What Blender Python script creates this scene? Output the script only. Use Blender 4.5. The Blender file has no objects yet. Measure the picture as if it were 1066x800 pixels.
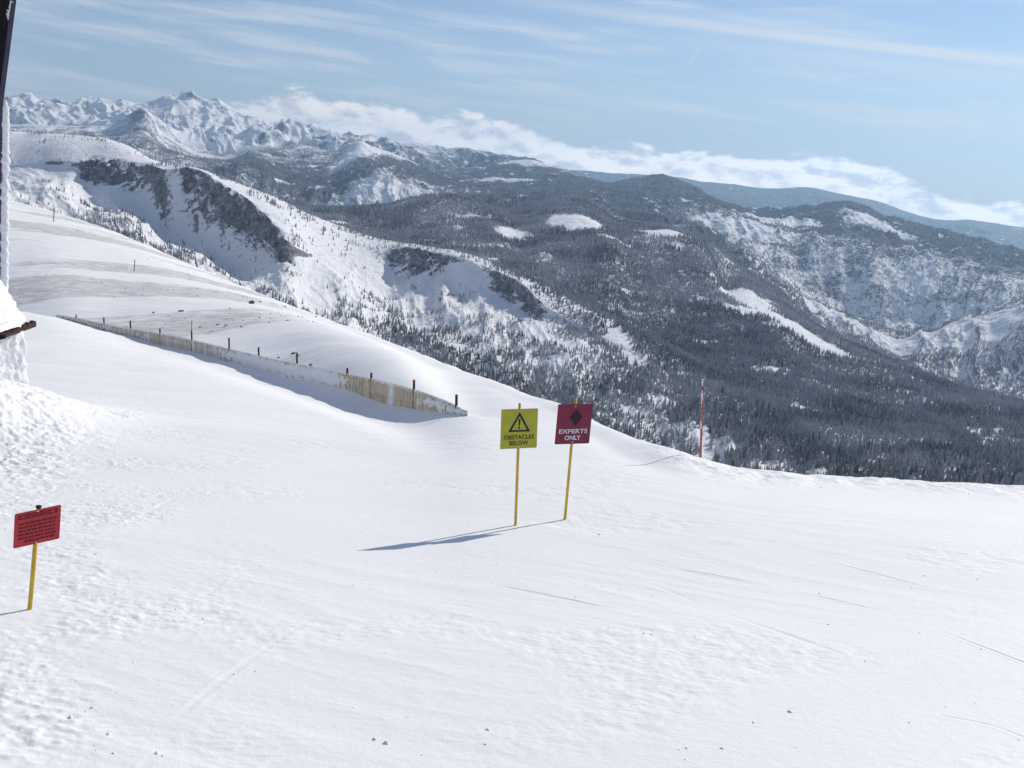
import bpy, bmesh, math, random
import numpy as np
from mathutils import Vector, Matrix

rng = np.random.default_rng(7)
random.seed(7)
sc = bpy.context.scene
COL = sc.collection

# ------------------------------------------------------------------ camera
W, H, FPX = 1066.0, 800.0, 1040.0
PITCH, ROLL = math.radians(12.0), math.radians(2.5)
cF = np.array([0, math.cos(PITCH), -math.sin(PITCH)])
R0 = np.array([1.0, 0, 0]); U0 = np.array([0, math.sin(PITCH), math.cos(PITCH)])
cR = math.cos(ROLL) * R0 + math.sin(ROLL) * U0
cU = -math.sin(ROLL) * R0 + math.cos(ROLL) * U0

def ray(px, py):
    """direction seen at a photo pixel: (azimuth, tan of elevation)"""
    v = cF + (px - 533) / FPX * cR + (400 - py) / FPX * cU
    return math.atan2(v[0], v[1]), v[2] / math.hypot(v[0], v[1])

def at(px, py, r):
    a, t = ray(px, py)
    return np.array([r * math.sin(a), r * math.cos(a), r * t])

cam_d = bpy.data.cameras.new('camera')
cam = bpy.data.objects.new('camera', cam_d)
COL.objects.link(cam)
M = Matrix.Identity(4)
for i in range(3):
    M[i][0] = cR[i]; M[i][1] = cU[i]; M[i][2] = -cF[i]
cam.matrix_world = M
cam_d.sensor_width = 36.0
cam_d.lens = 36.0 * FPX / W
cam_d.clip_start = 0.05
cam_d.clip_end = 120000
sc.camera = cam

SUN_AZ, SUN_EL = math.radians(46), math.radians(32)     # to the right and ahead
SDIR = np.array([math.sin(SUN_AZ) * math.cos(SUN_EL), math.cos(SUN_AZ) * math.cos(SUN_EL), math.sin(SUN_EL)])

# ------------------------------------------------------------------ noise
_perm = np.random.default_rng(12345).permutation(4096).astype(np.int32)
_perm = np.concatenate([_perm, _perm])
_gang = np.random.default_rng(99).random(4096).astype(np.float32) * np.float32(2 * math.pi)
_gx, _gy = np.cos(_gang), np.sin(_gang)

def perlin(x, y, seed=0):
    x = np.asarray(x, np.float32); y = np.asarray(y, np.float32)
    xi = np.floor(x); yi = np.floor(y)
    fx = x - xi; fy = y - yi
    ix = xi.astype(np.int32) + seed * 131; iy = yi.astype(np.int32) + seed * 57
    ux = fx * fx * fx * (fx * (fx * 6 - 15) + 10); uy = fy * fy * fy * (fy * (fy * 6 - 15) + 10)
    p0 = _perm[ix & 4095]; p1_ = _perm[(ix + 1) & 4095]; y0 = iy & 4095; y1 = (iy + 1) & 4095
    def g(h, dx, dy): return _gx[h] * (fx - dx) + _gy[h] * (fy - dy)
    a = g(_perm[p0 + y0], 0, 0); b = g(_perm[p1_ + y0], 1, 0); a = a + ux * (b - a)
    c = g(_perm[p0 + y1], 0, 1); d = g(_perm[p1_ + y1], 1, 1); c = c + ux * (d - c)
    return (a + uy * (c - a)) * np.float32(1.5)

def fbm(x, y, oct=4, seed=0, gain=.5):
    s = 0; a = 1.0; f = 1.0
    for o in range(oct):
        s = s + a * perlin(x * f + o * 17.3, y * f - o * 9.1, seed + o); a *= gain; f *= 2.03
    return s

def ridged(x, y, oct=4, seed=0, gain=.5):
    s = 0; a = 1.0; f = 1.0; w = 1.0
    for o in range(oct):
        n = 1 - np.abs(perlin(x * f + o * 13.7, y * f + o * 5.3, seed + o)) ; n = n * n * w
        s = s + a * n; w = np.clip(n * 1.6, 0, 1); a *= gain; f *= 2.05
    return s

def sstep(a, b, x):
    t = np.clip((x - a) / (b - a), 0, 1)
    return t * t * (3 - 2 * t)

# ------------------------------------------------------------------ object helpers
def tag(o, label=None, cat=None, group=None, kind=None):
    if label: o['label'] = label
    if cat: o['category'] = cat
    if group: o['group'] = group
    if kind: o['kind'] = kind
    return o

def mesh_np(name, V, F, mat, smooth=True, attrs=None, parent=None):
    """mesh object from arrays; F is (n,3) or (n,4)"""
    me = bpy.data.meshes.new(name)
    V = np.ascontiguousarray(V, dtype=np.float32); F = np.ascontiguousarray(F, dtype=np.int32)
    k = F.shape[1]
    me.vertices.add(len(V)); me.vertices.foreach_set('co', V.ravel())
    me.loops.add(F.size); me.loops.foreach_set('vertex_index', F.ravel())
    me.polygons.add(len(F)); me.polygons.foreach_set('loop_start', np.arange(0, F.size, k, dtype=np.int32))
    me.update(calc_edges=True)
    me.polygons.foreach_set('use_smooth', np.full(len(F), smooth, dtype=bool))
    for an, av in (attrs or {}).items():
        at_ = me.attributes.new(an, 'FLOAT', 'POINT')
        at_.data.foreach_set('value', np.ascontiguousarray(av, dtype=np.float32).ravel())
    me.materials.append(mat)
    o = bpy.data.objects.new(name, me); COL.objects.link(o)
    if parent is not None: o.parent = parent
    return o

def empty(name, loc):
    o = bpy.data.objects.new(name, None); COL.objects.link(o); o.location = Vector(loc)
    return o

def bm_obj(name, bm, mat, parent=None, base=None, smooth=False):
    """link a bmesh built in world coordinates; base = origin of its thing"""
    me = bpy.data.meshes.new(name)
    if base is not None:
        bmesh.ops.translate(bm, verts=bm.verts, vec=-Vector(base))
    bmesh.ops.recalc_face_normals(bm, faces=bm.faces)
    bm.to_mesh(me); bm.free()
    me.materials.append(mat)
    if smooth:
        for p in me.polygons: p.use_smooth = True
    o = bpy.data.objects.new(name, me); COL.objects.link(o)
    if parent is not None: o.parent = parent
    return o

def add_box(bm, c, ax, ay, az, bev=0.0):
    """box from centre and three half-axis vectors"""
    c, ax, ay, az = (Vector(v) for v in (c, ax, ay, az))
    vs = [bm.verts.new(c + sx * ax + sy * ay + sz * az) for sx in (-1, 1) for sy in (-1, 1) for sz in (-1, 1)]
    fs = [(0, 1, 3, 2), (4, 6, 7, 5), (0, 4, 5, 1), (2, 3, 7, 6), (0, 2, 6, 4), (1, 5, 7, 3)]
    ff = [bm.faces.new([vs[i] for i in f]) for f in fs]
    if bev > 0:
        es = list({e for f in ff for e in f.edges})
        bmesh.ops.bevel(bm, geom=es, offset=bev, segments=2, affect='EDGES')

def add_tube(bm, pts, radii, n=8, cap=True):
    pts = [Vector(p) for p in pts]
    rings = []
    for i, p in enumerate(pts):
        t = (pts[min(i + 1, len(pts) - 1)] - pts[max(i - 1, 0)]).normalized()
        u = t.cross(Vector((0.31, 0.2, 0.93)) if abs(t.z) < .9 else Vector((1, 0, 0))).normalized(); w = t.cross(u)
        r = radii[i] if hasattr(radii, '__len__') else radii
        rings.append([bm.verts.new(p + r * (math.cos(2 * math.pi * k / n) * u + math.sin(2 * math.pi * k / n) * w)) for k in range(n)])
    for a, b in zip(rings, rings[1:]):
        for k in range(n):
            bm.faces.new((a[k], a[(k + 1) % n], b[(k + 1) % n], b[k]))
    if cap:
        bm.faces.new(rings[0][::-1]); bm.faces.new(rings[-1])

# ------------------------------------------------------------------ material helpers
class NT:
    def __init__(self, name):
        self.m = bpy.data.materials.new(name); self.m.use_nodes = True
        self.t = self.m.node_tree; self.t.nodes.clear()
        self.out = self.n('ShaderNodeOutputMaterial')
    def n(self, ty, **kw):
        nd = self.t.nodes.new(ty)
        for k, v in kw.items(): setattr(nd, k, v)
        return nd
    def l(self, a, b): self.t.links.new(a, b)
    def inp(self, sock, v):
        if hasattr(v, 'is_linked') or hasattr(v, 'links'): self.l(v, sock)
        else: sock.default_value = v
    def math(self, op, a, b=None, c=None, clamp=False):
        nd = self.n('ShaderNodeMath', operation=op); nd.use_clamp = clamp
        for i, v in enumerate((a, b, c)):
            if v is not None: self.inp(nd.inputs[i], v)
        return nd.outputs[0]
    def mapr(self, v, a, b, c=0.0, d=1.0, smooth=True):
        nd = self.n('ShaderNodeMapRange')
        if smooth: nd.interpolation_type = 'SMOOTHSTEP'
        self.inp(nd.inputs[0], v)
        for i, x in enumerate((a, b, c, d)): nd.inputs[i + 1].default_value = x
        return nd.outputs[0]
    def mix(self, f, a, b):
        nd = self.n('ShaderNodeMix', data_type='RGBA')
        self.inp(nd.inputs[0], f)
        for s, v in ((nd.inputs[6], a), (nd.inputs[7], b)):
            if isinstance(v, tuple): s.default_value = (*v, 1)
            else: self.l(v, s)
        return nd.outputs[2]
    def pos(self, scale=(1, 1, 1), rot=(0, 0, 0), obj=False):
        src = self.n('ShaderNodeTexCoord').outputs['Object'] if obj else self.n('ShaderNodeNewGeometry').outputs['Position']
        mp = self.n('ShaderNodeMapping'); mp.inputs['Scale'].default_value = scale; mp.inputs['Rotation'].default_value = rot
        self.l(src, mp.inputs[0]); return mp.outputs[0]
    def noise(self, vec, scale, detail=4, rough=.5, dist=0.0):
        nd = self.n('ShaderNodeTexNoise'); self.l(vec, nd.inputs['Vector'])
        nd.inputs['Scale'].default_value = scale; nd.inputs['Detail'].default_value = detail
        nd.inputs['Roughness'].default_value = rough; nd.inputs['Distortion'].default_value = dist
        return nd.outputs['Fac']
    def attr(self, name):
        return self.n('ShaderNodeAttribute', attribute_name=name).outputs['Fac']
    def bump(self, h, strength, dist, normal=None):
        nd = self.n('ShaderNodeBump'); nd.inputs['Strength'].default_value = strength; nd.inputs['Distance'].default_value = dist
        self.l(h, nd.inputs['Height'])
        if normal is not None: self.l(normal, nd.inputs['Normal'])
        return nd.outputs[0]
    def finish(self, col, rough=.8, normal=None, spec=.2, metallic=0.0):
        b = self.n('ShaderNodeBsdfPrincipled')
        if isinstance(col, tuple): b.inputs['Base Color'].default_value = (*col, 1)
        else: self.l(col, b.inputs['Base Color'])
        self.inp(b.inputs['Roughness'], rough)
        b.inputs['Specular IOR Level'].default_value = spec; b.inputs['Metallic'].default_value = metallic
        if normal is not None: self.l(normal, b.inputs['Normal'])
        self.l(b.outputs[0], self.out.inputs[0])
        return self.m

def paint(name, col, rough=.5, spec=.3, var=.12, scale=6.0, grime=(.25, .23, .2), gamt=.15):
    t = NT(name); p = t.pos(obj=True)
    n1 = t.noise(p, scale, 5, .6)
    c = t.mix(t.mapr(n1, .3, .7), tuple(x * (1 - var) for x in col), tuple(min(1, x * (1 + var)) for x in col))
    n2 = t.noise(p, scale * 4.3, 6, .65)
    c = t.mix(t.math('MULTIPLY', t.mapr(n2, .56, .74), gamt), c, grime)
    return t.finish(c, t.mapr(n2, .3, .7, rough - .1, rough + .12), t.bump(n2, .15, .004), spec)

SNOW = (.86, .875, .905)

def snow_near_mat():
    t = NT('packed_snow')
    p = t.pos()
    scour = t.attr('scour'); rough_z = t.attr('crud')
    fine = t.noise(p, 38.0, 5, .65)
    med = t.noise(t.pos((1, 1.7, 1), (0, 0, .5)), 6.5, 6, .62)
    tone = t.noise(t.pos((.35, 1, 1), (0, 0, .35)), .35, 5, .55)
    c = t.mix(t.mapr(tone, .3, .7), (.862, .85, .846), (.898, .886, .878))
    dirt = t.noise(t.pos((.45, 1, 1), (0, 0, -.35)), .8, 10, .80)
    dm = t.mapr(t.math('ADD', t.math('MULTIPLY', scour, .42), dirt), .76, .98)
    c = t.mix(t.math('MULTIPLY', dm, .62), c, t.mix(t.noise(p, 2.2, 3), (.30, .265, .25), (.5, .46, .44)))
    h = t.math('ADD', t.math('MULTIPLY', fine, .25), t.math('MULTIPLY', med, 1.0))
    nrm = t.bump(h, .30, .04)
    return t.finish(c, .62, nrm, .25)

def land_mat():
    """snow, rock and wooded ground of the mountains"""
    t = NT('mountain_snow')
    geo = t.n('ShaderNodeNewGeometry')
    sx = t.n('ShaderNodeSeparateXYZ'); t.l(geo.outputs['True Normal'], sx.inputs[0])
    nz = sx.outputs[2]
    p = t.pos()
    cliff = t.attr('cliff'); wood = t.attr('wood'); far = t.attr('far')
    n1 = t.noise(p, .012, 8, .68)
    n2 = t.noise(t.pos((1, 1, 1.15)), .07, 8, .72, .6)
    n3 = t.noise(p, .0032, 8, .66)
    snow = t.mix(n1, (.84, .845, .865), (.89, .89, .90))
    rock = t.mix(t.mapr(n2, .35, .65), (.11, .11, .12), (.36, .355, .36))
    vo = t.n('ShaderNodeTexVoronoi', feature='DISTANCE_TO_EDGE'); vo.inputs['Scale'].default_value = .055
    wn = t.n('ShaderNodeTexNoise'); wn.inputs['Scale'].default_value = .045; wn.inputs['Detail'].default_value = 5; t.l(p, wn.inputs['Vector'])
    wv_ = t.n('ShaderNodeVectorMath', operation='MULTIPLY_ADD'); t.l(wn.outputs['Color'], wv_.inputs[0]); wv_.inputs[1].default_value = (55, 55, 55); t.l(t.pos((1, 1, .6)), wv_.inputs[2])
    t.l(wv_.outputs[0], vo.inputs['Vector'])
    rock = t.mix(t.mapr(vo.outputs['Distance'], 0, .2, .55, 0), rock, (.055, .055, .065))
    steep = t.math('SUBTRACT', 1.0, nz)
    rm = t.math('ADD', t.math('ADD', steep, t.math('MULTIPLY', t.math('SUBTRACT', n2, .5), .85)), t.math('MULTIPLY', cliff, .36))
    rm = t.math('ADD', rm, t.math('MULTIPLY', far, t.math('MULTIPLY', t.math('SUBTRACT', n3, .60), 1.6)))
    rmask = t.mapr(rm, .40, .50)
    c = t.mix(rmask, snow, rock)
    # distant wood: dark, speckled with small snowy gaps; nearer, painted floor shade and undergrowth
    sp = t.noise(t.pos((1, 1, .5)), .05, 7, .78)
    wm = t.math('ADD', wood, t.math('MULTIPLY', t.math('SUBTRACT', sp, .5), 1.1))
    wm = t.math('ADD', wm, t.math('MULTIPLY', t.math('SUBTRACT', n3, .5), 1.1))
    wood_shade_mask = t.math('MULTIPLY', t.mapr(wm, .42, .62), .93)
    c = t.mix(wood_shade_mask, c, t.mix(sp, (.052, .060, .074), (.115, .128, .150)))
    h = t.math('ADD', t.math('MULTIPLY', n1, .6), n2)
    return t.finish(c, .85, t.bump(h, .6, 9.0), .1)

def tree_mat():
    t = NT('conifer_needles')
    p = t.pos()
    n = t.noise(p, .9, 4, .7)
    tint = t.attr('tint')
    green = t.mix(tint, (.056, .060, .066), (.135, .138, .144))
    rime = t.mapr(t.math('ADD', n, t.math('MULTIPLY', tint, .35)), .44, .78, 0, .60)
    c = t.mix(rime, green, (.64, .64, .68))
    return t.finish(c, .8, None, .1)

M_SNOW = snow_near_mat(); M_LAND = land_mat(); M_TREE = tree_mat()

# ------------------------------------------------------------------ lofted terrain
def pchip_cols(R, Z):
    """slopes of a monotone cubic through knots; arrays (cols, K)"""
    h = np.diff(R, axis=1); d = np.diff(Z, axis=1) / h
    m = np.zeros_like(Z)
    w1 = 2 * h[:, 1:] + h[:, :-1]; w2 = h[:, 1:] + 2 * h[:, :-1]
    same = d[:, :-1] * d[:, 1:] > 0
    with np.errstate(divide='ignore', invalid='ignore'):
        hm = (w1 + w2) / (w1 / d[:, :-1] + w2 / d[:, 1:])
    m[:, 1:-1] = np.where(same, hm, 0); m[:, 0] = d[:, 0]; m[:, -1] = d[:, -1]
    return m

def hermite(R, Z, m, k, s):
    """values on interval k at fractions s -> (cols, len(s))"""
    h = (R[:, k + 1] - R[:, k])[:, None]; s = s[None, :]
    h00 = 2 * s**3 - 3 * s**2 + 1; h10 = s**3 - 2 * s**2 + s; h01 = -2 * s**3 + 3 * s**2; h11 = s**3 - s**2
    return (h00 * Z[:, k][:, None] + h10 * h * m[:, k][:, None] + h01 * Z[:, k + 1][:, None] + h11 * h * m[:, k + 1][:, None],
            R[:, k][:, None] + h * s)

def p1(xq, x, y):
    """1-D monotone cubic interpolation"""
    x = np.asarray(x, float); y = np.asarray(y, float)
    m = pchip_cols(x[None], y[None])[0]
    xq = np.clip(xq, x[0], x[-1])
    k = np.clip(np.searchsorted(x, xq) - 1, 0, len(x) - 2)
    h = x[k + 1] - x[k]; s = (xq - x[k]) / h
    return ((2 * s**3 - 3 * s**2 + 1) * y[k] + (s**3 - 2 * s**2 + s) * h * m[k] + (-2 * s**3 + 3 * s**2) * y[k + 1] + (s**3 - s**2) * h * m[k + 1])

def curve(knots, az, sharp=False):
    """knots (px, py, r) -> r(az), tan(az)"""
    a, t, r = [], [], []
    for px, py, rr in knots:
        q = ray(px, py); a.append(q[0]); t.append(q[1]); r.append(rr)
    f = (lambda q, x, y: np.interp(q, x, y)) if sharp else p1
    return f(az, a, r), f(az, a, t)

def grid_faces(nc, nr):
    i = np.arange(nc - 1)[:, None] * nr + np.arange(nr - 1)[None, :]
    i = i.ravel()
    return np.stack([i, i + nr, i + nr + 1, i + 1], 1)

def gsm(A, sig):
    k = np.arange(-int(3 * sig), int(3 * sig) + 1); w = np.exp(-.5 * (k / sig) ** 2); w /= w.sum()
    P_ = np.pad(A, [(len(k) // 2, len(k) // 2)] + [(0, 0)] * (A.ndim - 1), mode='edge')
    return np.apply_along_axis(lambda c: np.convolve(c, w, 'valid'), 0, P_)

# ================================================================== NEAR SLOPE
azd = np.radians(np.arange(-32, 32.0001, .047))
side = np.radians(np.concatenate([np.linspace(33, 60, 16), np.linspace(66, 180, 20)]))
AZ = np.concatenate([-side[::-1], azd, side])
NC = len(AZ)
plane = lambda x, y: -3.5 - .14 * y

BROW = [(-120, 165, 480), (0, 206, 430), (60, 222, 390), (130, 246, 340), (190, 272, 290), (250, 297, 240), (310, 321, 185), (380, 347, 130), (440, 370, 88), (490, 388, 64),
        (560, 414, 44), (590, 424, 38), (620, 441, 32), (660, 457, 28), (700, 469, 25.5), (730, 479, 24.5), (780, 490, 24.5), (860, 496, 26), (920, 499, 27), (960, 501, 27), (1010, 504, 27), (1066, 508, 27), (1180, 520, 27)]
FBASE = [(-80, 317, 160), (0, 322, 142), (60, 331, 122), (130, 350, 103), (200, 366, 85), (270, 385, 68), (330, 400, 56), (380, 413, 47), (430, 424, 40), (490, 433, 33.5)]
FTOP = [(-80, 314, 160), (0, 320, 142), (60, 328.5, 122), (80, 332, 116), (120, 340.5, 105), (160, 347, 95), (200, 355, 85), (250, 367, 73), (300, 378, 62), (350, 388, 53), (380, 394, 47), (420, 404, 41), (460, 417, 36.5), (490, 431, 33.5)]
rb, tb = curve(BROW, AZ)
zb = rb * tb
a490 = ray(490, 433)[0]
rf, tf = curve(FBASE, AZ); zf = rf * tf
_, tt = curve(FTOP, AZ)
# to the right of the fence the same curve runs on over the plain slope
ax_ = [a490] + [ray(x, 450)[0] for x in (560, 620, 730, 860, 1066)]
rr_ = [33.5, 29, 25, 20.0, 19.5, 19.5]
rfr = p1(AZ, ax_, rr_)
right = AZ > a490
rf = np.where(right, np.minimum(rfr, rb * .78), rf)
zp = plane(rf * np.sin(AZ), rf * np.cos(AZ))
z490 = zf[np.argmin(abs(AZ - a490))]; zp490 = plane(33.5 * math.sin(a490), 33.5 * math.cos(a490))
zf = np.where(right, zp + (z490 - zp490) * (1 - sstep(0, .1, AZ - a490)), zf)
# keep the ground right of the fence under the line of sight to the brow
zf = np.where(right, np.minimum(zf, rf * tb - .02 * rb), zf)
fpl = plane(rf * np.sin(AZ), rf * np.cos(AZ))
Rk, Zk = [], []
for fr, of in ((.04, 0), (.15, 0), (.3, .04), (.6, .38)):
    r = rf * fr
    Rk.append(r); Zk.append(plane(r * np.sin(AZ), r * np.cos(AZ)) + of * (zf - fpl) * fr ** .5)
Rk.append(rf); Zk.append(zf)
r2 = rf * 1.06
r87 = np.maximum(rb * .87, r2 * 1.03); lfrac = (rb - r87) / (rb - r2)
dev2 = np.where(right, zf - rf * tb, r2 * (tt - .0035 - tb))
z87 = r87 * tb - np.minimum(np.where(right, .025, .0075) * rb, np.where(right, .9, .8) * lfrac * np.abs(dev2))
wl = 1 - sstep(0, .05, AZ - a490)
z2l = r2 * (tt - .0035); z2r = zf + (z87 - zf) * (r2 - rf) / (r87 - rf)
z2 = np.where(right, wl * z2l + (1 - wl) * z2r, z2l)
Rk.append(r2); Zk.append(z2)
Rk.append(r87); Zk.append(z87)
Rk.append(rb); Zk.append(zb)
Rk.append(rb * 1.13); Zk.append(rb * 1.13 * tb - .009 * rb)
Rk.append(rb * 1.5); Zk.append(rb * 1.5 * tb - .12 * rb)
Rk.append(rb * 1.5 + 120); Zk.append(Zk[-1] - 74)
Rk.append(rb * 1.5 + 700); Zk.append(Zk[-1] - 330)
Rk = np.stack(Rk, 1); Zk = np.stack(Zk, 1)
in_v = slice(len(side), len(side) + len(azd))
T_ = Zk / Rk
Rk[in_v] = np.exp(gsm(np.log(Rk[in_v]), 20)); T_[in_v] = gsm(T_[in_v], 20)
T_[in_v, 7] = gsm((zb / rb)[in_v], 6)
Zk = Rk * T_; rb = Rk[:, 7].copy(); tb = T_[:, 7].copy(); rf = Rk[:, 4].copy()
mk = pchip_cols(Rk, Zk); mk[in_v] = gsm(mk[in_v], 24)
def eval_cols(R, Z, m, q):
    """the lofted profile of every column at its own ranges q"""
    k = np.zeros(q.shape, np.int32)
    for j in range(1, R.shape[1] - 1): k += q >= R[:, j][:, None]
    i = np.arange(len(R))[:, None]
    h = R[i, k + 1] - R[i, k]; s = (q - R[i, k]) / h
    s2 = s * s; s3 = s2 * s
    return (2 * s3 - 3 * s2 + 1) * Z[i, k] + (s3 - 2 * s2 + s) * h * m[i, k] + (3 * s2 - 2 * s3) * Z[i, k + 1] + (s3 - s2) * h * m[i, k + 1]
RSTART = 5.2
r_in = np.array([.6, 1.5, 2.5, 3.5, 4.4])[None, :] + 0 * rb[:, None]
NG = 1350
r_mid = RSTART * (rb[:, None] * 1.02 / RSTART) ** (np.arange(NG)[None, :] / (NG - 1))
r_out = rb[:, None] * 1.02 + (Rk[:, -1] - rb * 1.02)[:, None] * (np.arange(1, 90)[None, :] / 89) ** 2
RR = np.concatenate([r_in, r_mid, r_out], 1)
ZZ = eval_cols(Rk, Zk, mk, RR)
NR = RR.shape[1]; NT_ = 1200
XX = RR * np.sin(AZ)[:, None]; YY = RR * np.cos(AZ)[:, None]
ZBASE = ZZ.copy()

# relief: wind drifts, sastrugi, rough crud on the left, ski tracks
behind = sstep(1.02, 1.1, RR / rf[:, None])
amp = np.clip(RR / 30, .4, 2.2)
ZZ = ZZ + .05 * amp * fbm(XX / 9, YY / 7, 3, 11) + .07 * behind * np.clip(RR / 90, .15, 1.6) * fbm(XX / 30, YY / 22, 4, 12)
ca, sa = math.cos(.42), math.sin(.42)
u, v = XX * ca - YY * sa, XX * sa + YY * ca
ZZ += .008 * ridged(u / 3.4, v / .75 + .5 * perlin(u / 4, v / 4, 3), 3, 21) * (1 - behind) * sstep(-.2, .5, perlin(XX / 8, YY / 8, 5) + .25)
azg = AZ[:, None] + 0 * RR
hx, hy = at(30, 432, 28)[:2]
dh = np.hypot((XX - hx + 3.2) / 6.5, (YY - hy + 6.0) / 11)
crud = (1 - sstep(.55, 1.25, dh + .28 * perlin(XX / 2.6, YY / 2.6, 8))) * (1 - behind)
crud2 = (1 - sstep(-.44, -.17, azg + .05 * fbm(XX / 2.2, YY / 2.2, 3, 9))) * (1 - sstep(26, 32, RR)) * (1 - behind)
lump = fbm(XX / 1.1, YY / .8, 4, 31, .6)
chunk = np.maximum(0, ridged(XX / .55, YY / .42, 3, 37) - .75)
ZZ += crud * (.05 * lump + .075 * chunk) + crud2 * (.016 * lump + .022 * np.maximum(0, ridged(XX / .42, YY / .2, 3, 38) - .85) + .010 * fbm(XX / .16, YY / .09, 2, 39)) * sstep(-.5, .4, perlin(XX / 1.9, YY / 1.6, 40))
ZZ += .009 * sstep(.1, .5, perlin(XX / 3.1, YY / 2.2, 41)) * fbm(XX / .35, YY / .28, 3, 43, .6) * (1 - behind)
# mound of blown snow against the hut
md = np.hypot((XX - hx + 1.1) / 2.6, (YY - hy + .6) / 4.2)
ZZ += 1.25 * np.exp(-md ** 2 * 1.3)
# ski tracks: shallow curved grooves
TRK = [[(150, 800), (200, 735), (300, 660), (390, 610)], [(1066, 770), (900, 690), (760, 640), (640, 600), (480, 590)],
       [(1066, 690), (930, 640), (800, 610), (660, 585)], [(420, 595), (470, 602), (530, 612), (640, 634), (720, 640)],
       [(360, 470), (440, 478), (560, 470), (640, 482)], [(330, 455), (420, 470), (520, 492), (700, 500)], [(410, 500), (520, 520), (600, 522)], [(90, 425), (130, 433), (170, 447), (200, 451)],
       [(270, 430), (340, 445), (420, 452)], [(700, 560), (820, 575), (960, 610), (1066, 640)], [(980, 745), (1030, 755), (1066, 768)]]
def ground_hit(px, py):
    a, t = ray(px, py)
    i = int(np.argmin(abs(AZ - a)))
    el = ZBASE[i] / RR[i]
    j = int(np.argmax(el >= t)) if (el >= t).any() else NR - 1
    return RR[i, j] * math.sin(a), RR[i, j] * math.cos(a)
for ti, tk in enumerate(TRK):
    pts = [np.array(ground_hit(*p)) for p in tk]
    q = []
    for i in range(len(pts) - 1):
        pm = pts[max(i - 1, 0)]; pe = pts[min(i + 2, len(pts) - 1)]
        for s in np.linspace(0, 1, 5, endpoint=False):
            q.append(.5 * (2 * pts[i] + (pts[i + 1] - pm) * s + (2 * pm - 5 * pts[i] + 4 * pts[i + 1] - pe) * s * s + (3 * pts[i] - pm - 3 * pts[i + 1] + pe) * s ** 3))
    q.append(pts[-1]); q = np.array(q)
    x, y = XX[:, :NT_], YY[:, :NT_]
    sel = (x > q[:, 0].min() - .6) & (x < q[:, 0].max() + .6) & (y > q[:, 1].min() - .6) & (y < q[:, 1].max() + .6)
    xs, ys = x[sel], y[sel]; dm = np.full(len(xs), 9.0)
    for a, b in zip(q[:-1], q[1:]):
        ab = b - a; s = np.clip(((xs - a[0]) * ab[0] + (ys - a[1]) * ab[1]) / (ab @ ab + 1e-9), 0, 1)
        dm = np.minimum(dm, np.hypot(xs - a[0] - s * ab[0], ys - a[1] - s * ab[1]))
    wd = .018 + .03 * rng.random(); dp = (.003 + .004 * rng.random()) * (.4 if ti == 0 else 1.2 if ti in (3, 7) else 1)
    fade = sstep(-.25, .45, perlin(xs / 1.5, ys / 1.5, 60 + ti) + .1)
    ZZ[:, :NT_][sel] += fade * (-dp * np.exp(-(dm / wd) ** 2) + .7 * dp * np.exp(-((dm - 1.7 * wd) / (.6 * wd)) ** 2))
# crusted lip of the brow on the right
lip = np.exp(-((RR / rb[:, None] - .97) / .06) ** 2) * sstep(.1, .2, azg)
ZZ += lip * .07 * fbm(XX / .9, YY / .9, 4, 71)
scour = behind * sstep(-.12, -.30, azg - .02) * sstep(-.25, .35, fbm((XX * .93 + YY * .36) / 90, (YY * .93 - XX * .36) / 30, 3, 81) + .12)
scour *= 1 - sstep(1.0, 1.15, RR / rb[:, None]) * .6
ZZ += scour * .10 * fbm(XX / 4.2, YY / 4.2, 2, 83)
NEAR_Z = ZZ
V = np.stack([XX, YY, ZZ], -1).reshape(-1, 3)
slope = mesh_np('snow_slope', V, grid_faces(NC, NR), M_SNOW, True, {'scour': scour, 'crud': crud})
tag(slope, 'groomed white snow slope in the foreground falling away to a rounded edge', 'snow slope', kind='structure')

def ground_z(x, y):
    a = math.atan2(x, y); r = math.hypot(x, y)
    f = np.interp(a, AZ, np.arange(NC)); i = min(int(f), NC - 2); w = f - i
    return float((1 - w) * np.interp(r, RR[i], NEAR_Z[i]) + w * np.interp(r, RR[i + 1], NEAR_Z[i + 1]))

def ground_pt(px, py):
    x, y = ground_hit(px, py)
    return np.array([x, y, ground_z(x, y)])

# ================================================================== FAR TERRAIN
AZF = np.radians(np.arange(-34.5, 34.501, .05)); NCF = len(AZF)
C = {}
C['foot'] = [(-150, 180, 1550), (0, 222, 1500), (130, 262, 1450), (250, 312, 1400), (380, 362, 1350), (490, 403, 1300), (560, 430, 1250), (620, 458, 1200), (730, 496, 1150), (860, 512, 1100), (1066, 524, 1050), (1220, 534, 1050)]
C['bench'] = [(-150, 185, 2150), (0, 192, 2150), (60, 197, 2130), (100, 212, 2130), (125, 214, 2040), (150, 228, 2010), (175, 250, 1930), (200, 258, 1900), (240, 277, 1800), (280, 290, 1700), (300, 293, 1640), (340, 297, 1700), (380, 308, 1790), (410, 318, 1830), (430, 318, 1800), (465, 312, 1790), (500, 325, 1730), (540, 343, 1640), (600, 372, 1500), (650, 398, 1470), (700, 420, 1400), (760, 445, 1350), (860, 475, 1300), (1066, 503, 1170), (1220, 512, 1150)]
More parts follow.
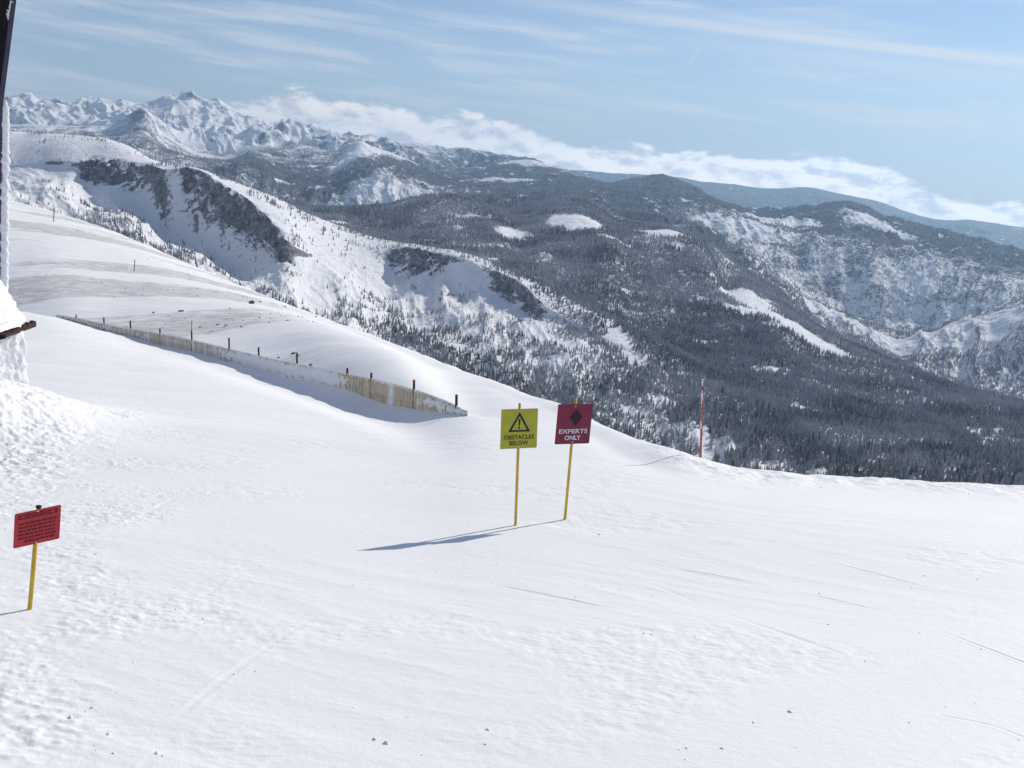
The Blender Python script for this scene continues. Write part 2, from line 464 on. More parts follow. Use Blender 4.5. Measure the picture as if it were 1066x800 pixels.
cl_top = [(-150, 150, 2560), (0, 172, 2480), (40, 168, 2420), (68, 167, 2350), (97, 170, 2300), (125, 170, 2250), (155, 171, 2200), (175, 176, 2120), (195, 175, 2080), (240, 197, 1955), (262, 212, 1900), (280, 227, 1850), (297, 252, 1760), (330, 264, 1850), (370, 264, 1960), (410, 259, 2020), (432, 258, 1990), (450, 263, 1980), (480, 268, 1920), (500, 277, 1880), (540, 294, 1790), (565, 316, 1720), (600, 336, 1700), (650, 361, 1650), (700, 386, 1600), (760, 416, 1500), (860, 451, 1450), (1066, 488, 1280), (1220, 500, 1230)]
cl_h = [(-150, 3), (60, 4), (85, 9), (97, 15), (125, 17), (155, 10), (172, 2.5), (185, 3), (195, 13), (240, 25), (280, 30), (297, 16), (310, 4), (400, 4), (415, 18), (432, 24), (450, 15), (478, 6), (498, 6), (520, 13), (540, 19), (560, 16), (575, 7), (600, 9), (640, 4), (700, 3), (1220, 3)]
C['cliff_top'] = cl_top
C['cliff_foot'] = [(x, y + np.interp(x, *zip(*cl_h)), r - 8 - .95 * np.interp(x, *zip(*cl_h))) for x, y, r in cl_top]
skyA = [(-150, 130, 3050), (10, 137, 2950), (60, 140, 2850), (100, 143, 2750), (130, 150, 2650), (165, 169, 2480), (180, 172, 2330), (195, 173.5, 2190), (225, 182, 2150), (260, 196, 2130), (300, 212, 2120), (330, 226, 2110), (370, 241, 2130), (400, 250, 2120), (440, 256, 2080), (470, 260, 2020), (500, 270, 1970), (560, 296, 1850), (620, 326, 1800), (680, 356, 1720), (720, 380, 1690), (760, 405, 1610), (860, 440, 1550), (1066, 480, 1380), (1220, 492, 1330)]
C['sky_a'] = skyA
dip = lambda x: float(np.interp(x, [600, 740], [1, 0]))
C['dip_a'] = [(x, y + 26 * dip(x) - 6 * (1 - dip(x)), r + 60 + 220 * dip(x)) for x, y, r in skyA]
C['wood1'] = [(-150, 150, 3900), (10, 152, 3900), (165, 184, 3500), (260, 206, 3300), (300, 222, 3200), (340, 236, 3000), (400, 257, 2700), (460, 264, 2550), (500, 276, 2400), (560, 300, 2280), (620, 330, 2150), (680, 356, 2030), (720, 375, 1960), (760, 388, 1900), (860, 420, 1760), (950, 445, 1650), (1066, 467, 1520), (1220, 480, 1450)]
C['wood2'] = [(-150, 149, 4050), (10, 150, 4050), (165, 181, 3700), (300, 219, 3450), (350, 228, 3350), (400, 239, 3250), (440, 236, 3150), (480, 238, 3100), (515, 240, 3050), (540, 250, 2950), (565, 244, 3000), (600, 240, 3050), (635, 246, 2950), (660, 268, 2800), (700, 290, 2650), (740, 305, 2550), (765, 315, 2500), (800, 330, 2380), (860, 378, 2200), (950, 420, 1920), (1066, 449, 1680), (1220, 465, 1600)]
C['wood3'] = [(-150, 148, 4200), (10, 149, 4200), (165, 178, 3850), (300, 217, 3650), (350, 218, 3600), (400, 216, 3600), (430, 207, 3650), (460, 203.5, 3650), (485, 208, 3650), (520, 221, 3600), (540, 232, 3450), (560, 231, 3350), (578, 227, 3330), (600, 227, 3300), (618, 231, 3300), (635, 240, 3300), (670, 241, 3300), (690, 242, 3250), (720, 250, 3150), (740, 266, 3000), (755, 305, 2800), (775, 305.5, 2700), (790, 313, 2650), (820, 334, 2500), (860, 360, 2380), (900, 380, 2250), (950, 402, 2120), (1000, 422, 1980), (1066, 440, 1830), (1220, 460, 1700)]
skyB = [(-150, 150, 4300), (10, 150, 4300), (165, 180, 4000), (300, 219, 3900), (350, 219, 3900), (400, 217, 3950), (460, 210, 4000), (500, 218, 4100), (530, 220, 4200), (550, 215, 4250), (580, 207, 4300), (605, 208, 4300), (630, 220, 4250), (660, 232, 4150), (700, 238, 4050), (740, 256, 3800), (770, 281, 3550), (790, 294, 3400), (820, 318, 3080), (850, 344, 2760), (900, 368, 2500), (950, 391, 2300), (1000, 412, 2100), (1066, 430, 1950), (1220, 455, 1850)]
C['sky_b'] = skyB
C['dip_b'] = [(x, y + float(np.interp(x, [500, 600, 700, 760, 1220], [6, 5, 2, -3, -6])), r + float(np.interp(x, [300, 700, 800, 1220], [500, 350, 500, 900]))) for x, y, r in skyB]
C['valley'] = [(-150, 152, 5000), (10, 152, 5000), (165, 184, 4900), (300, 224, 4800), (350, 222, 4800), (400, 216, 4850), (460, 211, 4900), (530, 219, 5000), (580, 209, 5050), (630, 217, 5000), (660, 226, 4900), (700, 231, 4700), (740, 247, 4500), (790, 278, 4250), (820, 300, 4200), (850, 326, 4050), (900, 352, 3950), (950, 377, 3620), (1000, 398, 3400), (1066, 414, 3150), (1220, 435, 2950)]
_av = lambda x: float(np.interp(x, [p[0] for p in C['valley']], [p[1] for p in C['valley']]))
C['rib_top'] = [(x, _av(x) - float(np.interp(x, [-150, 740, 800, 860], [1, 4, 8, 8])), r) for x, r in ((-150, 5400), (165, 5300), (350, 5200), (460, 5200), (580, 5300), (660, 5100), (740, 4800), (800, 4560), (850, 4420))] + [(880, 332, 4400), (910, 343, 4330), (940, 349, 4250), (965, 346, 4200), (990, 338, 4180), (1015, 331, 4150), (1040, 322, 4120), (1066, 315, 4080), (1220, 285, 4000)]
C['cliffs_b_foot'] = [(-150, 150, 5900), (10, 150, 5900), (165, 175, 5850), (300, 216, 5700), (340, 219, 5650), (395, 217, 5600), (440, 214, 5600), (470, 207, 5700), (530, 211, 5700), (580, 204, 5700), (640, 208, 5600), (700, 222, 5400), (730, 240, 5200), (760, 262, 5050), (790, 276, 5000), (830, 300, 4900), (860, 316, 4950), (885, 330, 4950), (920, 342, 4950), (950, 343, 4950), (985, 340, 4950), (1020, 334, 4950), (1066, 321, 4950), (1220, 292, 4950)]
C['cliffs_b_mid'] = [(-150, 149, 6300), (10, 148, 6300), (165, 172, 6200), (300, 208, 6050), (340, 207, 6000), (395, 199, 5900), (440, 203, 5950), (470, 201, 6100), (530, 205, 6100), (580, 201, 6100), (640, 203, 6000), (700, 213, 5800), (730, 222, 5700), (760, 240, 5500), (790, 255, 5350), (830, 275, 5250), (860, 283, 5250), (900, 295, 5150), (950, 304, 5250), (1000, 302, 5250), (1066, 300, 5250), (1220, 286, 5250)]
C['cliffs_b_top'] = [(-150, 148, 6900), (10, 147, 6900), (165, 168, 6800), (230, 172, 6700), (262, 166, 6600), (300, 190, 6500), (340, 191, 6400), (375, 180, 6300), (398, 178, 6250), (425, 185, 6300), (450, 193, 6400), (470, 195, 6500), (530, 199, 6500), (580, 197, 6500), (640, 198, 6450), (700, 206, 6300), (740, 214, 6150), (790, 232, 5850), (830, 243, 5750), (860, 246, 5700), (900, 254, 5600), (950, 266, 5650), (1000, 273, 5650), (1066, 282, 5650), (1220, 282, 5650)]
skyC = [(-150, 132, 9800), (10, 131, 9800), (60, 134, 9800), (100, 133, 9700), (125, 126, 9500), (141, 116, 9300), (149, 112, 9300), (157, 120, 9300), (168, 138, 9400), (185, 148, 9500), (205, 158, 9600), (240, 164, 9500), (262, 158, 9400), (290, 154, 9400), (320, 152, 9300), (345, 158, 9000), (362, 149, 8700), (375, 145, 8600), (386, 150, 8700), (405, 158, 8900), (440, 170, 9100), (470, 176, 9200), (500, 176, 9300), (520, 170, 9600), (545, 167, 9800), (575, 172, 9500), (600, 182, 9200), (640, 190, 8800), (660, 187, 8500), (690, 184, 8200), (715, 193, 8000), (760, 214, 7700), (800, 219, 7550), (840, 217, 7450), (862, 214, 7400), (880, 212, 7350), (920, 226, 7200), (960, 237, 7100), (1000, 246, 7000), (1066, 262, 6900), (1220, 292, 6900)]
C['wood_c'] = [(x, .55 * y + .45 * float(np.interp(x, [k[0] for k in C['cliffs_b_top']], [k[1] for k in C['cliffs_b_top']])) + 2, .5 * r + .5 * float(np.interp(x, [k[0] for k in C['cliffs_b_top']], [k[2] for k in C['cliffs_b_top']]))) for x, y, r in skyC]
C['sky_c'] = skyC
C['dip_c'] = [(x, y + 9, r + 900) for x, y, r in skyC]
C['ritter_mid'] = [(-150, 125, 11800), (10, 124, 11800), (60, 126, 11800), (120, 124, 11800), (160, 128, 11600), (200, 140, 11500), (240, 146, 11400), (285, 140, 11600), (320, 146, 11600), (360, 152, 11500), (400, 159, 11500), (480, 178, 11600), (545, 176, 11700), (600, 187, 11600), (640, 196, 11500), (700, 197, 11500), (800, 217, 11500), (880, 220, 11500), (1000, 252, 11500), (1066, 265, 11500), (1220, 292, 11500)]
C['sky_r'] = [(-150, 96, 14500), (10, 101, 14300), (22, 99, 14200), (32, 96, 14200), (40, 102, 14200), (51, 101, 14200), (60, 103, 14200), (73, 105, 14100), (84, 102, 14100), (93, 100, 14100), (107, 104, 14100), (118, 107, 14000), (127, 103, 14000), (139, 107, 14000), (151, 108, 14000), (165, 104, 13900), (180, 99.5, 13900), (188, 98, 13900), (200, 98.5, 13900), (210, 107, 13800), (227, 104.5, 13800), (244, 112, 13700), (255, 117, 13600), (269, 120.5, 13500), (285, 126, 13500), (300, 124, 13500), (314, 125, 13500), (337, 135, 13500), (366, 145, 13500), (384, 141, 13500), (404, 146, 13600), (427, 150, 13700), (479, 156, 14000), (520, 163, 14300), (560, 171, 14500), (600, 181, 14800), (640, 191, 15000), (700, 196, 15000), (760, 213, 15000), (880, 219, 15000), (1000, 250, 15000), (1066, 263, 15000), (1220, 290, 15000)]
C['dip_r'] = [(-150, 150, 16600), (400, 165, 16600), (640, 200, 16600), (760, 216, 16600), (940, 240, 16600), (1066, 262, 16600), (1220, 290, 16600)]
C['blue_mid'] = [(-150, 155, 17500), (400, 168, 17500), (640, 198, 17500), (720, 205, 17500), (800, 213, 17500), (880, 216, 17500), (940, 233, 17500), (1000, 242, 17500), (1066, 252, 17500), (1220, 275, 17500)]
C['blue_sky'] = [(-150, 140, 20000), (400, 160, 20000), (600, 178, 20000), (660, 181, 20000), (700, 184, 20000), (730, 189, 20000), (760, 192, 20000), (800, 197, 20000), (840, 196, 20000), (880, 203, 20000), (920, 212, 20000), (945, 221, 20000), (985, 229, 20000), (1010, 229, 20000), (1040, 233, 20000), (1066, 237, 20000), (1220, 255, 20000)]
C['blue_back'] = [(x, y + 12, r + 1500) for x, y, r in C['blue_sky']]
names = ['foot', 'bench', 'cliff_foot', 'cliff_top', 'sky_a', 'dip_a', 'wood1', 'wood2', 'wood3', 'sky_b', 'dip_b', 'valley', 'rib_top', 'cliffs_b_foot', 'cliffs_b_mid', 'cliffs_b_top', 'wood_c', 'sky_c', 'dip_c', 'ritter_mid', 'sky_r', 'dip_r', 'blue_mid', 'blue_sky', 'blue_back']
rows = [150, 70, 46, 60, 16, 14, 70, 60, 40, 14, 14, 110, 40, 60, 60, 50, 60, 14, 40, 120, 12, 12, 40, 8, None]
nzamp = [5, 6, 4, 4, 4, 6, 7, 7, 6, 6, 10, 20, 16, 20, 20, 20, 38, 26, 60, 100, 45, 60, 80, 30, 60]
gully = [14, 22, 5, 1, 2, 2, 3, 3, 2, 1, 6, 52, 20, 34, 42, 24, 46, 40, 110, 240, 40, 60, 110, 20, 40]
cliffv = [0, 0, .9, .9, -.05, -.1, -.1, -.1, -.1, -.1, -.1, 0, .02, .06, .12, .08, 0, .02, .05, .08, .20, .1, 0, 0, 0]
# tree cover along each curve, keyed by photo x
WOOD = {'foot': [(0, .3), (60, .3), (90, .62), (200, .66), (230, .70), (300, .66), (360, .58), (420, .76), (520, .90), (600, 1), (660, .86), (720, .82), (760, .96), (820, .92), (880, 1)],
        'bench': [(0, .05), (80, .2), (120, .36), (150, .3), (200, .2), (260, .1), (340, .24), (400, .32), (450, .24), (520, .30), (560, .40), (620, .56), (680, .95), (740, 1)],
        'cliff_foot': [(0, .02), (300, .03), (330, .06), (400, .2), (450, .3), (520, .3), (560, .5), (620, .64), (680, .88), (740, 1)],
        'cliff_top': [(0, .1), (97, .2), (200, .25), (300, .34), (400, .36), (460, .34), (560, .48), (620, .66), (680, .88), (740, 1)],
        'sky_a': [(0, .25), (100, .3), (200, .34), (300, .48), (400, .48), (460, .44), (560, .64), (620, .85), (680, .98), (740, 1)],
        'wood1': [(0, .6), (300, .8), (380, 1), (1066, 1)], 'wood2': [(0, .6), (300, .8), (380, 1), (1066, 1)],
        'wood3': [(0, .6), (300, .8), (380, 1), (640, 1), (680, .8), (760, .95), (1066, 1)],
        'sky_b': [(0, .6), (300, .8), (380, 1), (640, .9), (700, .55), (760, .55), (820, .8), (900, .95), (1066, 1)],
        'dip_b': [(0, .6), (700, .8), (1066, .9)],
        'valley': [(0, .6), (460, .8), (640, .8), (740, .7), (800, .6), (850, .55), (930, .62), (1000, .66), (1066, .66)],
        'rib_top': [(0, .6), (460, .8), (640, .8), (740, .6), (800, .5), (850, .58), (930, .60), (1066, .58)],
        'cliffs_b_foot': [(0, .5), (330, .5), (370, .2), (430, .2), (480, .75), (640, .85), (720, .55), (800, .42), (900, .42), (1066, .36)],
        'cliffs_b_mid': [(0, .5), (330, .6), (370, .2), (430, .2), (480, .6), (560, .8), (680, .8), (740, .46), (800, .44), (900, .44), (1066, .42)],
        'cliffs_b_top': [(0, .5), (200, .5), (300, .85), (400, .6), (460, .65), (520, .85), (700, .8), (760, .60), (900, .56), (1066, .48)],
        'wood_c': [(0, .45), (140, .5), (260, .55), (340, .55), (440, .8), (520, .85), (700, .9), (1066, .85)],
        'sky_c': [(0, .4), (110, .35), (140, .56), (170, .42), (260, .5), (340, .5), (440, .6), (520, .6), (560, .4), (640, .8), (760, .9), (1066, .85)],
        'dip_c': [(0, .4), (400, .6), (1066, .8)], 'ritter_mid': [(0, .16), (100, .12), (250, .22), (330, .38), (450, .7), (700, .8), (1066, .8)],
        'sky_r': [(0, -.1), (240, -.05), (330, .15), (430, .35), (560, .6), (1066, .7)], 'dip_r': [(0, .3), (1066, .6)], 'blue_mid': [(0, .9), (1066, 1.1)], 'blue_sky': [(0, .8), (1066, 1.0)]}
K = len(names)
Rk = np.zeros((NCF, K)); Tk = np.zeros((NCF, K)); Wk = np.zeros((NCF, K))
for k, nm in enumerate(names):
    r, t = curve(C[nm], AZF, sharp=nm in ('sky_r',))
    Rk[:, k], Tk[:, k] = r, t
    wk = WOOD.get(nm) or WOOD.get({'dip_a': 'sky_a', 'blue_back': 'blue_sky'}.get(nm, nm))
    ymid = [(p[0], p[1]) for p in C[nm]]
    wa = [ray(x, np.interp(x, *zip(*ymid)))[0] for x, _ in wk]
    Wk[:, k] = np.interp(AZF, wa, [w for _, w in wk])
for k in range(1, K):
    Rk[:, k] = np.maximum(Rk[:, k], Rk[:, k - 1] + 12)
Rk = np.exp(gsm(np.log(Rk), 4)); _j = [names.index(q) for q in ('sky_r', 'sky_c', 'blue_sky')]
Ts_ = gsm(Tk, 4); Ts_[:, _j] = Tk[:, _j]; Tk = Ts_
Zk = Rk * Tk
# a hidden apron in front, far below the brow
Rk = np.concatenate([np.full((NCF, 1), 420.0), Rk], 1); Zk = np.concatenate([Zk[:, :1] - 90, Zk], 1); Wk = np.concatenate([Wk[:, :1], Wk], 1)
rows = [20] + rows; nzamp = [5] + nzamp; gully = [3] + gully; cliffv = [0] + cliffv; names = ['apron'] + names
K += 1
mk = gsm(pchip_cols(Rk, Zk), 5)
RF, ZF, WF, AN, AG, CV, TT = [], [], [], [], [], [], []
for k in range(K - 1):
    n = rows[k] or 8
    s = np.arange(n) / n if k < K - 2 else np.linspace(0, 1, n)
    z, r = hermite(Rk, Zk, mk, k, s)
    RF.append(r); ZF.append(z)
    lin = lambda A: A[k] + (A[k + 1] - A[k]) * s[None, :] + 0 * r
    WF.append(Wk[:, k][:, None] * (1 - s) + Wk[:, k + 1][:, None] * s)
    AN.append(lin(nzamp)); AG.append(lin(gully)); CV.append(lin(cliffv)); TT.append(k + s[None, :] + 0 * r)
RF, ZF, WF, AN, AG, CV, TT = (np.concatenate(a, 1) for a in (RF, ZF, WF, AN, AG, CV, TT))
NRF = RF.shape[1]
AG = AG * (1 - .85 * sstep(9000, 10500, RF) * (1 - sstep(16600, 17300, RF)) * sstep(0.0, .12, AZF)[:, None]); AN = AN * (1 - .7 * sstep(9000, 10500, RF) * sstep(0.0, .12, AZF)[:, None])
XF = RF * np.sin(AZF)[:, None]; YF = RF * np.cos(AZF)[:, None]
wl_ = np.clip(RF / 22, 70, 560)
# relief: broken ground, and gullies running down the slopes
big = fbm(XF / 420, YF / 420, 3, 101)
sm = fbm(XF / 90, YF / 90, 5, 103, .55)
far = sstep(5200, 9500, RF)
azc = AZF[:, None] + .012 * fbm(XF / 900, YF / 900, 3, 105)
gl = np.where(RF < 3000, ridged(azc * 17 + YF / 1500, np.log(RF) * 3.2, 5, 107) - .9, ridged(azc * 38 + YF / 2600, np.log(RF) * 5.5, 5, 107) - .9)
gl = gl * (1 - .0)
gl2 = ridged(XF / 2300 + .2 * big, YF / 3000, 8, 109, .50) - 1.05
ZF = ZF + AN * ((1 - far) * (.45 * big + .55 * sm) + far * .45 * fbm(XF / 1300, YF / 1300, 6, 111, .5)) + AG * ((1 - far) * gl * .6 + far * (gl2 * .75 + .22 * gl))
# the cliff bands: keep them only where the photo has them
chx = np.interp(AZF, [ray(x, 230)[0] for x, _ in cl_h], [h for _, h in cl_h])[:, None]
ia, ib = names.index('cliff_foot'), names.index('cliff_top')
band = sstep(ia - .45, ia + .1, TT) * (1 - sstep(ib, ib + .12, TT))
CV = np.where(TT < ib + 1, CV * 0 + .84 * band * sstep(5, 13, chx * (1 + .6 * perlin(XF / 60, YF / 60, 113))) * (.66 + .9 * fbm(XF / 26, YF / 26, 3, 114)) * sstep(-.30, -.02, fbm(XF / 48 + 3.3, YF / 48, 2, 118)), CV)
ZF += band * sstep(5, 13, chx) * (np.minimum(17 * (ridged(XF / 62, YF / 62, 5, 115) - 1.05), 1.5) + 5 * np.minimum(fbm(XF / 14, YF / 14, 3, 116), .2))
# open snowy clearings and bald tops, each at its own place
def clearing(px, py, r, rx, ry, ang=0.0, hard=.25, amt=1.3):
    global WF
    c = at(px, py, r); dx, dy = XF - c[0], YF - c[1]
    u = dx * math.cos(ang) + dy * math.sin(ang); v = -dx * math.sin(ang) + dy * math.cos(ang)
    d = np.hypot(u / rx, v / ry) + .33 * fbm(XF / (rx * .5), YF / (rx * .5), 4, 120 + int(px))
    WF = WF - amt * (1 - sstep(1 - hard, 1 + hard, d))
for a in [(532, 243, 3050, 55, 140), (600, 235, 3250, 100, 170), (690, 246, 3250, 75, 130), (776, 314, 2650, 66, 150), (786, 333, 2420, 60, 60), (632, 254, 2950, 20, 60, 0, .4), (826, 332, 2450, 90, 40, -.9, .4), (850, 352, 2350, 90, 40, -.9, .4),
          (655, 240, 4100, 90, 120), (720, 244, 3900, 110, 120, 0, .5, .8), (590, 208, 4250, 120, 90, 0, .6, .6),
          (900, 352, 4050, 420, 60, -1.0, .4, .9), (865, 325, 4300, 340, 70, -1.0, .4, .9), (935, 372, 3950, 240, 50, -1.0, .5, .8), (1010, 380, 3950, 200, 60, -.9, .5, .8), (1045, 392, 3850, 160, 60, -.6, .5, .8), (960, 357, 4130, 260, 40, -.7, .5, .6), (1030, 345, 4060, 300, 36, -.5, .5, .6),
          (645, 350, 1680, 22, 40, 0, .5, .5), (660, 357, 1620, 20, 26, 0, .5, .5), (690, 410, 1400, 45, 22, 0, .6, .4), (662, 420, 1330, 30, 18, 0, .5, .5), (700, 432, 1290, 24, 16, 0, .6, .45), (736, 462, 1200, 14, 14, 0, .6, .5), (782, 436, 1400, 16, 14, 0, .5, .8), (800, 480, 1180, 26, 20, 0, .6, .6),
          (524, 187, 7800, 260, 330, 0, .4, .9), (560, 168, 9700, 330, 600, 0, .5, .6), (800, 232, 6300, 190, 260, 0, .4), (832, 230, 6500, 120, 200, 0, .4), (912, 238, 6600, 190, 260, 0, .5, .9), (765, 240, 5600, 200, 160, 0, .5, .8), (375, 165, 8000, 120, 900, 0, .5, .8), (390, 155, 8800, 300, 300, 0, .5, .6),
          (445, 213, 3700, 130, 60, 0, .8, .35)]:
    clearing(*a)
WF = WF - .6 * sstep(.5, .78, fbm(XF / 130, YF / 130, 4, 131, .6)) * (RF > 900) * (WF > .55)
VF = np.stack([XF, YF, ZF], -1)
Q = grid_faces(NCF, NRF)
rowidx = np.cumsum([0] + [r or 8 for r in rows[:K - 1]])
fx = {n: rowidx[i] for i, n in enumerate(names) if i < len(rowidx)}
qrow = Q[:, 0] % NRF
def far_part(name, r0, r1, label):
    V = VF[:, r0:r1 + 1].reshape(-1, 3)
    o = mesh_np(name, V, grid_faces(NCF, r1 - r0 + 1), M_LAND, True,
                {'wood': WF[:, r0:r1 + 1] * (.52 + .48 * sstep(3000, 5000, RF[:, r0:r1 + 1])) , 'cliff': CV[:, r0:r1 + 1], 'far': far[:, r0:r1 + 1]})  # near share darkens the forest floor: shade between trees plus undergrowth, as colour
    return tag(o, label, 'mountains', kind='structure')
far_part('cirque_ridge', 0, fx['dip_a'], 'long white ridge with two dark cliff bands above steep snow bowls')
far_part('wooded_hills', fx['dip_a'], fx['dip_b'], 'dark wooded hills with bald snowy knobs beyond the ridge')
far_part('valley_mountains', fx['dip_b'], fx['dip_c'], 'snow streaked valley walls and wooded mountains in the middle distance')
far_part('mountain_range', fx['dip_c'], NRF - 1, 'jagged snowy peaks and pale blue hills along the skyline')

# ------------------------------------------------------------------ forest
def conifer(seed, tiers, sides, trunk=True, jag=.25):
    """unit-height conifer: trunk and ragged drooping skirts of branches"""
    r_ = np.random.default_rng(seed); V, F = [], []
    if trunk:
        b = len(V)
        for k in range(4): V.append((.022 * math.cos(k * 1.571), .022 * math.sin(k * 1.571), -.06))
        for k in range(4): V.append((.012 * math.cos(k * 1.571), .012 * math.sin(k * 1.571), .5))
        for k in range(4):
            F.append((b + k, b + (k + 1) % 4, b + 4 + (k + 1) % 4)); F.append((b + k, b + 4 + (k + 1) % 4, b + 4 + k))
    w0 = .155 + .03 * r_.random()
    for i in range(tiers):
        f = i / tiers
        zt = .12 + .88 * ((i + 1.55) / (tiers + .55)); zt = min(zt, 1.0)
        z0 = .08 + .88 * f
        w = w0 * (1 - f) ** .85 + .02
        ox, oy = (r_.random(2) - .5) * .04 * (1 - f)
        b = len(V); V.append((ox * .3, oy * .3, zt)); ph = r_.random() * 6.28
        n = sides * 2 if sides > 5 else sides
        for k in range(n):
            a = ph + 2 * math.pi * k / n
            q = (1 if k % 2 == 0 else .55) if n > sides else 1
            q *= 1 + jag * (r_.random() - .5) * 2
            V.append((ox + w * q * math.cos(a), oy + w * q * math.sin(a), z0 + .05 * (1 - q) + .03 * (r_.random() - .5)))
        for k in range(n): F.append((b, b + 1 + k, b + 1 + (k + 1) % n))
    return np.array(V), np.array(F)

# visible cells only (with a margin), running line of sight per azimuth
tnear = np.interp(AZF, AZ, tb)
el = ZF / RF
el_top = (ZF + 16) / RF
run = np.maximum.accumulate(np.maximum(el, tnear[:, None]), axis=1)
prev = np.concatenate([tnear[:, None], run[:, :-1]], 1)
vis = el_top > prev - 6 / RF
dr = np.diff(RF, axis=1); daz = AZF[1] - AZF[0]
area = RF[:-1, :-1] * daz * dr[:-1]
lam = .070 * np.minimum(1, 1750 / RF) ** 1.15
clump = fbm(XF / 70, YF / 70, 4, 201, .6) * .55
dens = np.clip(WF + clump * (.9 - np.clip(WF, 0, .9)) * 1.1 - .06, 0, 1)
dens = np.where(WF < .85, np.where(dens > .30, (dens - .30) / .5, dens * .03), dens)
dens = np.clip(dens, 0, 1) * (1 - np.clip(CV * 1.3, 0, .85)) * (RF > 950)
lamc = (lam * dens * vis)[:-1, :-1] * area
lamc[:, :] *= (RF[:-1, :-1] < 8800)
cnt = rng.poisson(np.clip(lamc, 0, 6))
ii, jj = np.nonzero(cnt)
rep = cnt[ii, jj]; ii = np.repeat(ii, rep); jj = np.repeat(jj, rep)
fu, fv = rng.random(len(ii)), rng.random(len(ii))
def bil(A): return (A[ii, jj] * (1 - fu) * (1 - fv) + A[ii + 1, jj] * fu * (1 - fv) + A[ii, jj + 1] * (1 - fu) * fv + A[ii + 1, jj + 1] * fu * fv)
P = np.stack([bil(XF), bil(YF), bil(ZF)], 1); PR = np.hypot(P[:, 0], P[:, 1]); PW = bil(WF)
HT = (3.6 + 9.5 * rng.random(len(P)) ** 1.7) * (1 + .25 * fbm(P[:, 0] / 110, P[:, 1] / 110, 2, 503)) * (.62 + .42 * np.clip(PW, 0, 1)) * np.clip(PR / 2600, 1, 1.9) ** .55
print('TREES', len(P))
size = HT / PR
elv = (P[:, 2] + HT * .6) / PR
azp = np.arctan2(P[:, 0], P[:, 1])
ci = np.clip(np.round((azp - AZF[0]) / daz).astype(int), 0, NCF - 1)
tn = np.interp(azp, AZ, tb)
def to_px(p):
    d = p @ np.stack([cR, cU, cF], 1)
    return 533 + FPX * d[:, 0] / d[:, 2], 400 - FPX * d[:, 1] / d[:, 2]
px, py = to_px(P)
inview = (px > 8) & (px < 1058) & (elv > tn + .0012)
order = np.argsort(-np.where(inview, size, 0))
solo = order[:300]
rest = np.ones(len(P), bool); rest[solo] = False

def forest(name, idx, tiers, sides, nvar, label, trunk):
    Vs, Fs, Ts, off = [], [], [], 0
    var = rng.integers(0, nvar, len(idx))
    for q in range(nvar):
        I = idx[var == q]
        if not len(I): continue
        tv, tf_ = conifer(300 + q + tiers * 10, tiers, sides, trunk)
        a = rng.random(len(I)) * 6.283; h = HT[I]; w = h * (.8 + .5 * rng.random(len(I)))
        lx, ly = (rng.random(len(I)) - .5) * .07, (rng.random(len(I)) - .5) * .07
        x = tv[None, :, 0] * np.cos(a)[:, None] - tv[None, :, 1] * np.sin(a)[:, None]
        y = tv[None, :, 0] * np.sin(a)[:, None] + tv[None, :, 1] * np.cos(a)[:, None]
        z = tv[None, :, 2] * h[:, None]
        v = np.stack([x * w[:, None] + lx[:, None] * z + P[I, 0][:, None], y * w[:, None] + ly[:, None] * z + P[I, 1][:, None], z + P[I, 2][:, None]], -1)
        f = tf_[None] + (np.arange(len(I)) * len(tv))[:, None, None] + off
        Vs.append(v.reshape(-1, 3)); Fs.append(f.reshape(-1, 3)); Ts.append(np.repeat(np.clip(.55 * rng.random(len(I)) + .45 * (.5 + .9 * fbm(P[I, 0] / 160, P[I, 1] / 160, 3, 501)), 0, 1), len(tv))); off += len(I) * len(tv)
    o = mesh_np(name, np.concatenate(Vs), np.concatenate(Fs), M_TREE, False, {'tint': np.concatenate(Ts)})
    return tag(o, label, 'forest', kind='stuff')

ids = np.arange(len(P))
forest('conifer_forest', ids[rest & (PR < 2300)], 5, 6, 8, 'rime dusted conifers scattered over the ridge and thick on the near slopes', True)
forest('distant_forest', ids[rest & (PR >= 2300)], 3, 5, 6, 'dark far-off conifer woods covering the hills beyond the ridge', False)

protos = []
for q in range(6):
    tv, tf_ = conifer(500 + q, 8, 8, True)
    o = mesh_np('conifer_tree', tv, tf_, M_TREE, False, {'tint': np.full(len(tv), q / 5.0)})
    protos.append(o)
for n_, i in enumerate(solo):
    o = protos[n_] if n_ < 6 else protos[n_ % 6].copy()
    if n_ >= 6: COL.objects.link(o)
    o.location = P[i]; h = float(HT[i]); o.scale = (h * random.uniform(.85, 1.2), h * random.uniform(.85, 1.2), h)
    o.rotation_euler = (random.uniform(-.04, .04), random.uniform(-.04, .04), random.uniform(0, 6.28))
    x = px[i]
    if x > 960: w_ = ('rime dusted conifer in dense wood behind the snow edge at far right', 'conifers behind the snow edge at the far right')
    elif x > 830: w_ = ('rime dusted conifer in the dense wood right of the striped pole', 'conifers behind the snow edge well right of the pole')
    elif x > 735: w_ = ('rime dusted conifer behind the snow edge just right of the red pole', 'conifers just right of the striped pole')
    elif x > 610: w_ = ('rime dusted conifer between the maroon sign and the striped pole', 'conifers between the maroon sign and the pole')
    else: w_ = ('rime dusted conifer behind the snow edge left of the maroon sign', 'conifers left of the maroon sign')
    tag(o, w_[0], 'tree', w_[1])

